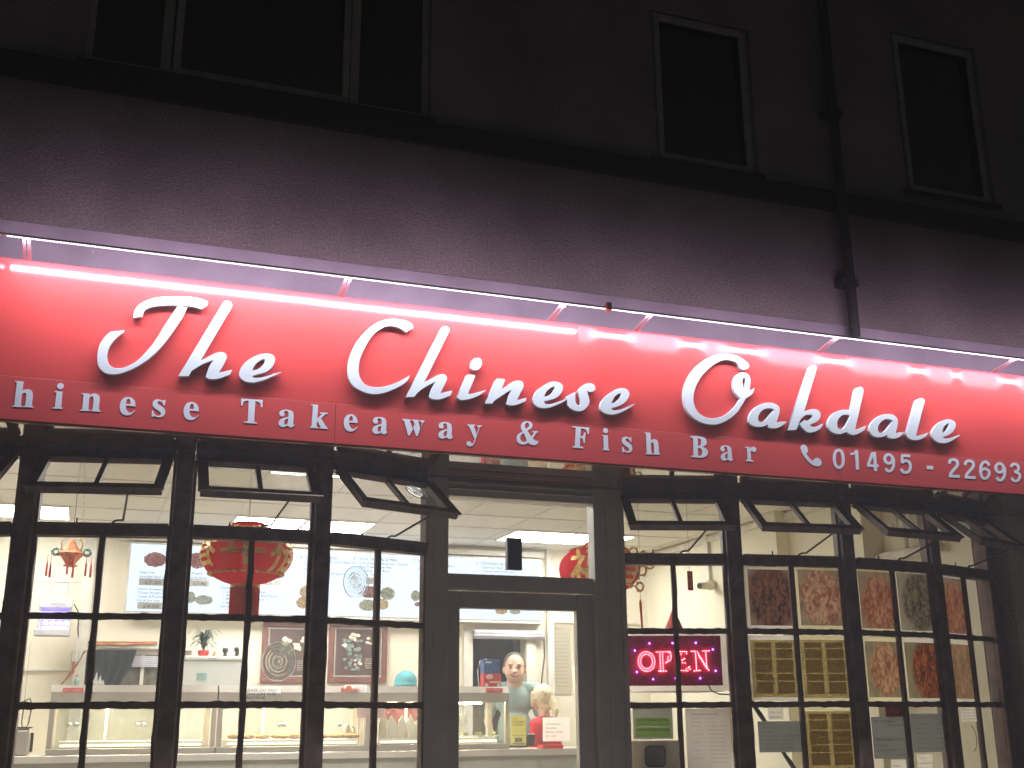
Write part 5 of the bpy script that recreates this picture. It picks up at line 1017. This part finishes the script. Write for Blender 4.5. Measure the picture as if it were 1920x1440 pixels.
def poster(i, q, base, label, dish_=None, inner=(.1, .08, .9, .92), cols=False, bshape=None, inn=IN):
    root, A, X, N_, w_, h_ = notice('poster', q, inn, base, label, 'poster', wall=i, hole=inner)
    u0, v0, u1, v1 = inner
    def rect(a0, b0, a1, b1, m2, off, nm='picture'):
        p0 = A+X*(w_*a0)+V3((0, 0, h_*(1-b1)))+N_*off; MB().quad(p0, p0+X*(w_*(a1-a0)), p0+X*(w_*(a1-a0))+V3((0, 0, h_*(b1-b0))), p0+V3((0, 0, h_*(b1-b0)))).build(nm, m2, root)
    if cols:
        rect(u0, v0, u1, v1, oliv, .0008); mx_ = (u0+u1)/2
        for (c0, c1_) in ((u0+.07, mx_-.04), (mx_+.04, u1-.07)):
            vv = v0+.04
            for hh_ in (.1, .16, .22, .12, .2): 
                if vv+hh_ < v1-.02: rect(c0, vv, c1_, vv+hh_-.015, olive2, .0018, 'printed_block'); vv += hh_
    else:
        rect(u0, v0, u1, v1, fd[dish_], .0008)
    return root
W_ = M['wpaper']; Y_ = M['cpaper']
poster(6, (1397, 1061, 1488, 1181), W_, 'poster of a dark stir fry, top left of the right bow posters', 'a', (.11, .07, .89, .93), bshape=(.55, .52, .42, .42))
poster(6, (1492, 1062, 1582, 1181), Y_, 'poster of pale noodles with a yellow edge, right of the dark stir fry', 'b', (.11, .07, .89, .93), bshape=(.55, .5, .36, .4))
poster(7, (1609, 1066, 1676, 1186), Y_, 'poster of a red brown dish above the ribbed brown dish', 'c', (.11, .07, .89, .93), bshape=(.55, .58, .34, .4))
poster(7, (1682, 1070, 1752, 1190), W_, 'poster of a green black dish, second from the right in the top row', 'd', (.11, .07, .89, .93), bshape=(.55, .5, .36, .42))
poster(8, (1771, 1078, 1808, 1196), W_, 'narrow reddish poster, rightmost food poster of the top row', 'c', (.03, .08, .9, .92), bshape=(.5, .45, .45, .4))
poster(6, (1405, 1192, 1497, 1314), W_, 'olive printed menu in two columns under the dark stir fry', cols=True, inner=(.08, .07, .93, .95))
poster(6, (1503, 1192, 1595, 1315), Y_, 'olive printed menu in two columns under the pale noodles', cols=True, inner=(.05, .07, .9, .95))
poster(7, (1622, 1196, 1692, 1316), Y_, 'poster of a ribbed brown dish above the handwritten note', 'e', (.11, .07, .89, .93), bshape=(.55, .48, .36, .38))
poster(7, (1697, 1198, 1765, 1318), W_, 'poster of a glossy dark red dish right of the ribbed one', 'f', (.11, .07, .89, .93), bshape=(.62, .5, .36, .42))
poster(8, (1785, 1202, 1822, 1317), W_, 'narrow olive brown poster, rightmost of the second row', 'g', (.0, .07, .9, .94), bshape=(.5, .45, .45, .4))
poster(6, (1512, 1326, 1600, 1450), Y_, 'olive menu with brown pictures in the bottom row', cols=True, inner=(.05, .06, .97, .98))
notice('notice', (1424, 1352, 1504, 1411), IN, M['gpaper'], 'grey typed note taped behind the leaning stick', 'notice', [(.1, .1+.13*j, .05, s, wf) for j, (s, wf) in enumerate((('We serve', .3), ('Hot Snack Box', .45), ('Options', .2), ('• Curried egg sauce and Chicken', .8), ('• Small chips, salt & chilli', .7), ('• Beef or mushroom', .6), ('• Served as a hot box', .7)))], wall=6)
notice('notice', (1441, 1325, 1468, 1350), IN, W_, 'small white slip with green print above the grey note', 'notice', [(.1, .5, .2, 'Homemade', .8), (.1, .85, .2, 'Breakfast', .75)], ink='turq', wall=6)
notice('notice', (1640, 1344, 1706, 1423), IN, M['gpaper'], 'grey handwritten note about salt and pepper chips', 'notice', [(.06, .13, .06, 'Salt & Pepper', .55), (.4, .23, .06, 'Chips £4.00', .45), (.08, .57, .06, 'Salt Pepper & Chips', .85), (.08, .7, .06, 'Crispy', .28), (.08, .82, .06, 'Chicken In Tray', .72), (.55, .94, .06, '£6.50', .25)], wall=7)
notice('notice', (1713, 1338, 1774, 1411), IN, M['gpaper'], 'grey typed price sheet right of the handwritten note', 'notice', [(.08, .08, .03, 'Set meal prices per person', .8), (.08, .14, .03, 'include rice or chips', .7)]+[(.12, .28+.125*j, .032, s, .32) for j, s in enumerate(('Chips', 'Noodles', 'Gravy', 'Curry sauce', 'Mushy peas', 'Mixed box'))]+[(.68, .28+.125*j, .032, s, .15) for j, s in enumerate(('1.80', '4.20', '1.20', '1.50', '1.40', '6.00'))], wall=7)
notice('notice', (1661, 1325, 1700, 1344), .05, M['redm'], 'red leaflet above the handwritten note', 'notice', [(.2, .6, .3, 'Pie', .4)], ink='white', wall=7)
notice('notice', (1803, 1325, 1832, 1353), IN, W_, 'white printed slip in the last window right of the price sheet', 'notice', [(.1, .25+.2*j, .08, 'please ask for today', .8) for j in range(4)], wall=8)
notice('notice', (1812, 1088, 1834, 1196), .3, W_, 'white list on the wall behind the last narrow window', 'notice', [(.1, .12+.1*j, .014, 'delivery', .7) for j in range(8)], wall=8, ink='inkg')
for j, (q, lb) in enumerate((((1672, 1424, 1698, 1450), 'small white card under the handwritten note'), ((1720, 1414, 1748, 1430), 'white card directly under the typed price sheet'), ((1722, 1432, 1748, 1450), 'lower white card under the typed price sheet'))):
    notice('business_card', q, .05, W_, lb, 'card', [(.1, .5, .12, 'Taxi', .5)], wall=7, group='cards pinned under the notes')
# round mark in the last pane
c = onf(1822, 1385, 8, .05); mb = MB(); t8 = facet(8)[2]; mb.tube([c+t8*(.055*math.cos(a_*.15))+V3((0, 0, .075*math.sin(a_*.15))) for a_ in range(-9, 10)], .0025, 5); own('sticker', mb, M['inkg'], 'curved grey sticker line in the last narrow window', 'sticker')
# cream unit with dark screen
A0, A1 = onf(1184, 1440, 5, .15), onf(1280, 1388, 5, .15); t_ = thing('wall_terminal', 'cream electric unit with dark rounded screen behind the glass', 'terminal', A0)
mb = MB(); q = A0-V3((0, 0, .2)); mb.slab([q, q+t5*(A1-A0).dot(t5), q+t5*(A1-A0).dot(t5)+V3((0, 0, A1.z-q.z)), q+V3((0, 0, A1.z-q.z))], -n5*.12); mb.build('case', M['ivory'], t_, bevel=.01)
c = onf(1229, 1418, 5, .14); k = msize(1, c); mb = MB(); pts = []
for (sx, sz) in ((1, 1), (-1, 1), (-1, -1), (1, -1)):
    for j in range(5): a_ = {(1, 1): 0, (-1, 1): 90, (-1, -1): 180, (1, -1): 270}[(sx, sz)]+j*22.5; pts.append(c+t5*((sx*12+8*math.cos(R(a_)))*k)+V3((0, 0, (sz*11+8*math.sin(R(a_)))*k)))
mb.slab(pts, -n5*.009); mb.build('bezel', M['dark'], t_); mb = MB(); pts = [c+(p-c)*.84+n5*.002 for p in pts]; mb.slab(pts, -n5*.001); mb.build('screen', mat('grey screen', (.16, .15, .14), .3), t_)
# the long dark stick leaning inside
P0, P1, P2, P3 = onf(1357, 1222, 5, .16), onf(1378, 1256, 5, .16), onf(1416, 1326, 6, .16), onf(1492, 1446, 6, .16); pts = [P0, P1]
for j in range(9):
    u = j/8; pts.append(P2.lerp(P3, u)+V3((random.uniform(-.004, .004), 0, random.uniform(-.003, .003))))
mb = MB(); mb.tube(pts, [.011, .013]+[.011+(.003 if j % 3 == 1 else 0) for j in range(9)], 9); own('stick', mb, M['stick'], 'long knobbly dark stick leaning inside the right bow window', 'stick', smooth=True)

# ------------------------------------------------------------ small clutter
P = at(182, 1283, YK+.3); P.z = c1[3]+.001; k = msize(1, P); mb = MB()
for j, (dx, hh) in enumerate(((-9, 14), (-3, 26), (4, 20), (9, 12))): mb.add([P+V3(((dx-5)*k, 0, 0)), P+V3(((dx+5)*k, 0, 0)), P+V3(((dx+1)*k, 0, hh*k)), P+V3((dx*k, .06, hh*k*.9)), P+V3((dx*k, .08, 0))], [(0, 1, 2), (1, 4, 3, 2), (4, 0, 3), (0, 2, 3)])
own('paper_stack', mb, M['coat'], 'crumpled white papers on top of the left heated cabinet', 'paper')
P = at(143, 1283, YK+.25); P.z = c1[3]+.001; k = msize(1, P); t_ = thing('sauce_bottle', 'pale green bottle at the left end of the left heated cabinet', 'bottle', P)
MB().lathe(P, [(0, 0), (4.5*k, 0), (4.5*k, 11*k), (1.6*k, 15*k), (0, 15*k)], 14).build('body', M['turq'], t_, smooth=True); MB().lathe(P, [(1.7*k, 15*k), (1.4*k, 19*k), (0, 20*k)], 10).build('cap', M['redm'], t_, smooth=True)
P = at(138, 1240, YB-.08); k = msize(1, P); t_ = thing('wall_fitting', 'slim wall fitting with white head beside the black curtain', 'wall fitting', P-V3((0, 0, 22*k)))
mb = MB(); mb.bb(P.x-5*k, P.x+5*k, P.y-.03, YB, P.z-2*k, P.z+20*k); mb.build('head', M['trim'], t_, bevel=.008); mb = MB(); mb.bb(P.x-2*k, P.x+3*k, P.y-.01, YB, P.z-22*k, P.z-2.2*k); mb.build('stem', M['copper'], t_)
P = at(650, 1392, YK+.3); P.z = c2[5]+.055; k = msize(1, P); t_ = thing('jug', 'dark jug standing inside the middle heated cabinet', 'jug', P)
MB().lathe(P, [(0, 0), (9*k, 0), (10*k, 8*k), (8*k, 22*k), (6*k, 25*k), (0, 25*k)], 18).build('body', M['steeld'], t_, smooth=True); MB().tube([P+V3((8*k, 0, 20*k)), P+V3((15*k, 0, 17*k)), P+V3((15*k, 0, 8*k)), P+V3((9*k, 0, 5*k))], 1.3*k, 6).build('handle', M['dark'], t_, smooth=True)
P = at(870, 1350, YB-.01); k = msize(1, P); mb = MB(); mb.bb(P.x-7*k, P.x+7*k, YB-.03, YB-.001, P.z-8*k, P.z+8*k); own('wall_socket', mb, M['trim'], 'white switch plate low on the back wall left of the doorway', 'switch', bevel=.004)
for px, lb, hh in ((575, 'left of two steel pans standing on the worktop behind the middle cabinet', 12), (600, 'right of two steel pans standing on the worktop behind the middle cabinet', 9)):
    P = at(px, 1395, YK+.58); P.z = zc1+.001; k = msize(1, P); mb = MB(); mb.lathe(P, [(0, 0), (9*k, 0), (11*k, hh*k), (10*k, hh*k), (8*k, 1*k), (0, 1*k)], 18); own('steel_pan', mb, M['steel'], lb, 'pan', 'steel pans on the worktop', smooth=True)

# ============================================================ PEOPLE
def capsule(mb, a, b, r1, r2, n=14):
    a, b = V3(a), V3(b); mb.ball(a, r1, n); mb.ball(b, r2, n); mb.tube([a, b], [r1, r2], n)
def person(base, face, label, kind):
    """base: floor point; face: heading in degrees (0 looks at the camera side, -y)"""
    t_ = thing('person', label, 'person', base); H = 1.66 if kind == 'man' else 1.52
    ca, sa = math.cos(R(face)), math.sin(R(face))
    def W(x, y, z): return base+V3((x*ca-y*sa, x*sa+y*ca, z))      # local: x to the person's left, -y forward
    HS = 1.16 if kind == 'man' else 1.0
    def Wh(x, y, z): return W(hx+(x-hx)*HS, hy+(y-hy)*HS, zh+(z-zh)*HS)
    body = MB(); hd = .108 if kind == 'man' else .1; zh = H-.115
    hx, hy = (0, -.06) if kind == 'man' else (0, -.03)
    if kind == 'man': zh -= .018
    if kind == 'man':
        body.ball(Wh(hx, hy+.012, zh+.03), .088*HS, 18, (.9, 1.08, 1.1)); body.ball(Wh(hx, hy-.022, zh-.024), .079*HS, 16, (.96, .98, 1.0)); body.ball(Wh(hx, hy-.04, zh-.068), .042*HS, 12, (1.15, .9, .7))
        for s in (-1, 1): body.ball(Wh(hx+s*.04, hy-.058, zh-.03), .03*HS, 10, (1, .8, .9)); body.ball(Wh(hx+s*.086, hy+.012, zh-.005), .026*HS, 10, (.35, .7, 1.15)); body.ball(Wh(hx+s*.032, hy-.078, zh+.032), .02*HS, 10, (1.3, .6, .5))
        body.ball(Wh(hx, hy-.088, zh+.005), .014*HS, 10, (.8, .9, 1.6)); body.ball(Wh(hx, hy-.1, zh-.018), .0165*HS, 10, (1.25, .9, .8))
    else:
        body.ball(W(hx, hy, zh+.02), .085, 16, (.92, 1.05, 1.12)); body.ball(W(hx, hy-.03, zh-.04), .06, 14, (.95, 1, 1.1)); body.ball(W(hx, hy-.088, zh-.01), .014, 8)
        for s in (-1, 1): body.ball(W(hx+s*.08, hy+.01, zh), .022, 8, (.35, .7, 1.1))
    nr = .068 if kind == 'man' else .046
    capsule(body, W(hx, hy+.02, zh-.05), W(0, .0, H-.27), nr, nr*1.15)
    sw = .185 if kind == 'man' else .155; zsn = H-.315+(.03 if kind == 'man' else 0)
    body.ball(W(0, .01, zsn-.12), .17, 18, (sw/.17*.86, .62, .95)); body.ball(W(0, 0, H*.6), .15, 18, (.98, .72, 1.3)); body.ball(W(0, .0, H*.53), .155, 16, (1.02, .75, .8))
    elb = []; hands = []
    for s in (-1, 1):
        sh_ = W(s*sw, .01, zsn-.02); body.ball(sh_, .062 if kind == 'man' else .05, 12)
        el = W(s*(sw+.06), .0, zsn-.3); ha = W(s*(sw+.02), -.22, zsn-.46)
        capsule(body, sh_, el, .05 if kind == 'man' else .04, .04 if kind == 'man' else .033); capsule(body, el, ha, .038 if kind == 'man' else .032, .026)
        elb.append((sh_, el)); dv = (ha-el).normalized(); sd = dv.cross(V3((0, 0, 1))).normalized(); up = sd.cross(dv)
        pc = ha+dv*.05; body.ball(pc, .042, 12, (.9, 1, .55)); 
        for j in range(4):
            b0 = ha+dv*.08+sd*((j-1.5)*.019); L_ = (.036, .042, .039, .031)[j]; capsule(body, b0, b0+dv*L_-up*.01, .0095, .0088, 8); capsule(body, b0+dv*L_-up*.01, b0+dv*(L_*1.6)-up*.03, .0088, .0075, 8)
        capsule(body, ha+dv*.03+sd*s*-.035, ha+dv*.075+sd*s*-.06-up*.01, .012, .009, 8)
        hip = W(s*.085, .0, H*.5); kn = W(s*.09, -.02, H*.27); an = W(s*.09, .02, .08)
        capsule(body, hip, kn, .085, .06); capsule(body, kn, an, .056, .04); body.ball(W(s*.09, -.05, .045), .05, 12, (.9, 2.1, .8))
    remesh('body', body, M['skin'], t_, .0095, 3)
    top = MB(); top.ball(W(0, .01, zsn-.12), .182, 18, (sw/.17*.88, .64, .93)); top.ball(W(0, 0, H*.6), .168, 18, (.98, .74, 1.3)); top.ball(W(0, .0, H*.545), .172, 16, (1.02, .76, .7))
    for s, (sh_, el) in zip((-1, 1), elb):
        top.ball(sh_, .072 if kind == 'man' else .06, 12); capsule(top, sh_, sh_.lerp(el, .72), .062 if kind == 'man' else .05, .056 if kind == 'man' else .045); capsule(top, W(0, .02, zsn+.02) if kind != 'man' else W(s*.05, .025, zsn+.012), sh_+V3((0, 0, .012)), .045, .05)
    remesh('shirt', top, M['shirt'] if kind == 'man' else M['redtop'] if kind == 'woman' else M['maroon'], t_, .012, 3)
    tr = MB()
    for s in (-1, 1): capsule(tr, W(s*.085, 0, H*.5), W(s*.09, -.02, H*.27), .1, .075); capsule(tr, W(s*.09, -.02, H*.27), W(s*.09, .02, .1), .072, .06)
    tr.ball(W(0, 0, H*.51), .165, 14, (1.02, .78, .6)); remesh('trousers', tr, M['trouser'], t_, .015, 2)
    if kind == 'man':
        hr = MB(); hr.ball(Wh(hx, hy+.038, zh+.052), .0925*HS, 18, (.94, 1.0, .985))
        for s in (-1, 1): hr.ball(Wh(hx+s*.068, hy+.02, zh+.035), .036*HS, 10, (.55, 1.2, 1.3))
        remesh('hair', hr, M['hair'], t_, .008, 2)
        for s in (-1, 1):
            MB().ball(Wh(hx+s*.032, hy-.0865, zh+.012), .0125, 8, (1.5, .45, .5)).build('eye', M['eye'], t_, smooth=True)
            MB().tube([Wh(hx+s*.016, hy-.092, zh+.034), Wh(hx+s*.034, hy-.094, zh+.038), Wh(hx+s*.05, hy-.082, zh+.032)], .0052, 6).build('eyebrow', M['hair'], t_, smooth=True)
        MB().tube([Wh(hx-.03, hy-.085, zh-.04), Wh(hx-.015, hy-.097, zh-.05), Wh(hx+.015, hy-.097, zh-.05), Wh(hx+.03, hy-.085, zh-.04)], .0105, 8).build('mouth', M['mouth'], t_, smooth=True)
        MB().tube([Wh(hx-.022, hy-.096, zh-.043), Wh(hx, hy-.105, zh-.047), Wh(hx+.022, hy-.096, zh-.043)], .0042, 8).build('teeth', M['teeth'], t_, smooth=True)
    elif kind == 'woman':
        hr = MB(); hr.ball(W(hx, hy+.015, zh+.035), .1, 18, (.95, 1.08, 1.02)); hr.ball(W(hx, hy+.04, zh-.03), .075, 14, (.95, .8, 1.1)); hr.ball(W(hx, hy+.1, zh-.0), .035, 12)
        capsule(hr, W(hx, hy+.11, zh-.005), W(hx, hy+.15, zh-.1), .03, .034); capsule(hr, W(hx, hy+.15, zh-.1), W(hx, hy+.135, zh-.19), .034, .014)
        for s in (-1, 1): capsule(hr, W(hx+s*.07, hy-.05, zh+.05), W(hx+s*.075, hy-.05, zh-.06), .02, .012)
        remesh('hair', hr, M['blond'], t_, .009, 2); MB().ball(W(hx, hy+.108, zh-.004), .034, 10, (1, .5, 1)).build('hair_band', M['zapb'], t_, smooth=True)
    else:
        hr = MB(); hr.ball(W(hx, hy+.01, zh+.05), .105, 18, (.95, 1.1, .92)); hr.ball(W(hx, hy+.02, zh+.02), .108, 18, (.95, 1.1, .45)); remesh('cap', hr, M['capm'], t_, .009, 2)
        hr = MB(); hr.ball(W(hx, hy+.03, zh-.01), .09, 14, (.95, .95, 1.0)); remesh('hair', hr, M['hair'], t_, .01, 2)
    return t_
def stand(px, py_top, Y, H):      # floor point from where the crown of the head shows
    P = at(px, py_top, Y); return V3((P.x, P.y, P.z-H))
Pm = stand(964, 1229, 4.35, 1.66); 
person(Pm, -18, 'smiling man with short hair in a pale teal T-shirt behind the counter', 'man')
Pw = stand(1020, 1280, 4.05, 1.55)
person(Pw, 215, 'woman with a blond ponytail and red top seen from behind', 'woman')
Pc = stand(760, 1264, 4.2, 1.52)
person(Pc, 150, 'worker in a blue cap bent behind the right heated cabinet', 'worker')

# ============================================================ ADDED HAZE BOX, STANDING IN FOR LENS GLARE
hz = MB().bb(-42, 42, -41, 9, -1.3, 9).build('glare_veil', []); hz['kind'] = 'stuff'
m = bpy.data.materials.new('lens glare veil'); m.use_nodes = True; N, L = nodes(m); N.clear()
pv = N.new('ShaderNodeVolumePrincipled'); pv.inputs['Color'].default_value = (.9, .9, .96, 1); pv.inputs['Density'].default_value = .02; pv.inputs['Anisotropy'].default_value = .3
oo = N.new('ShaderNodeOutputMaterial'); L.new(pv.outputs[0], oo.inputs['Volume']); hz.data.materials.append(m)
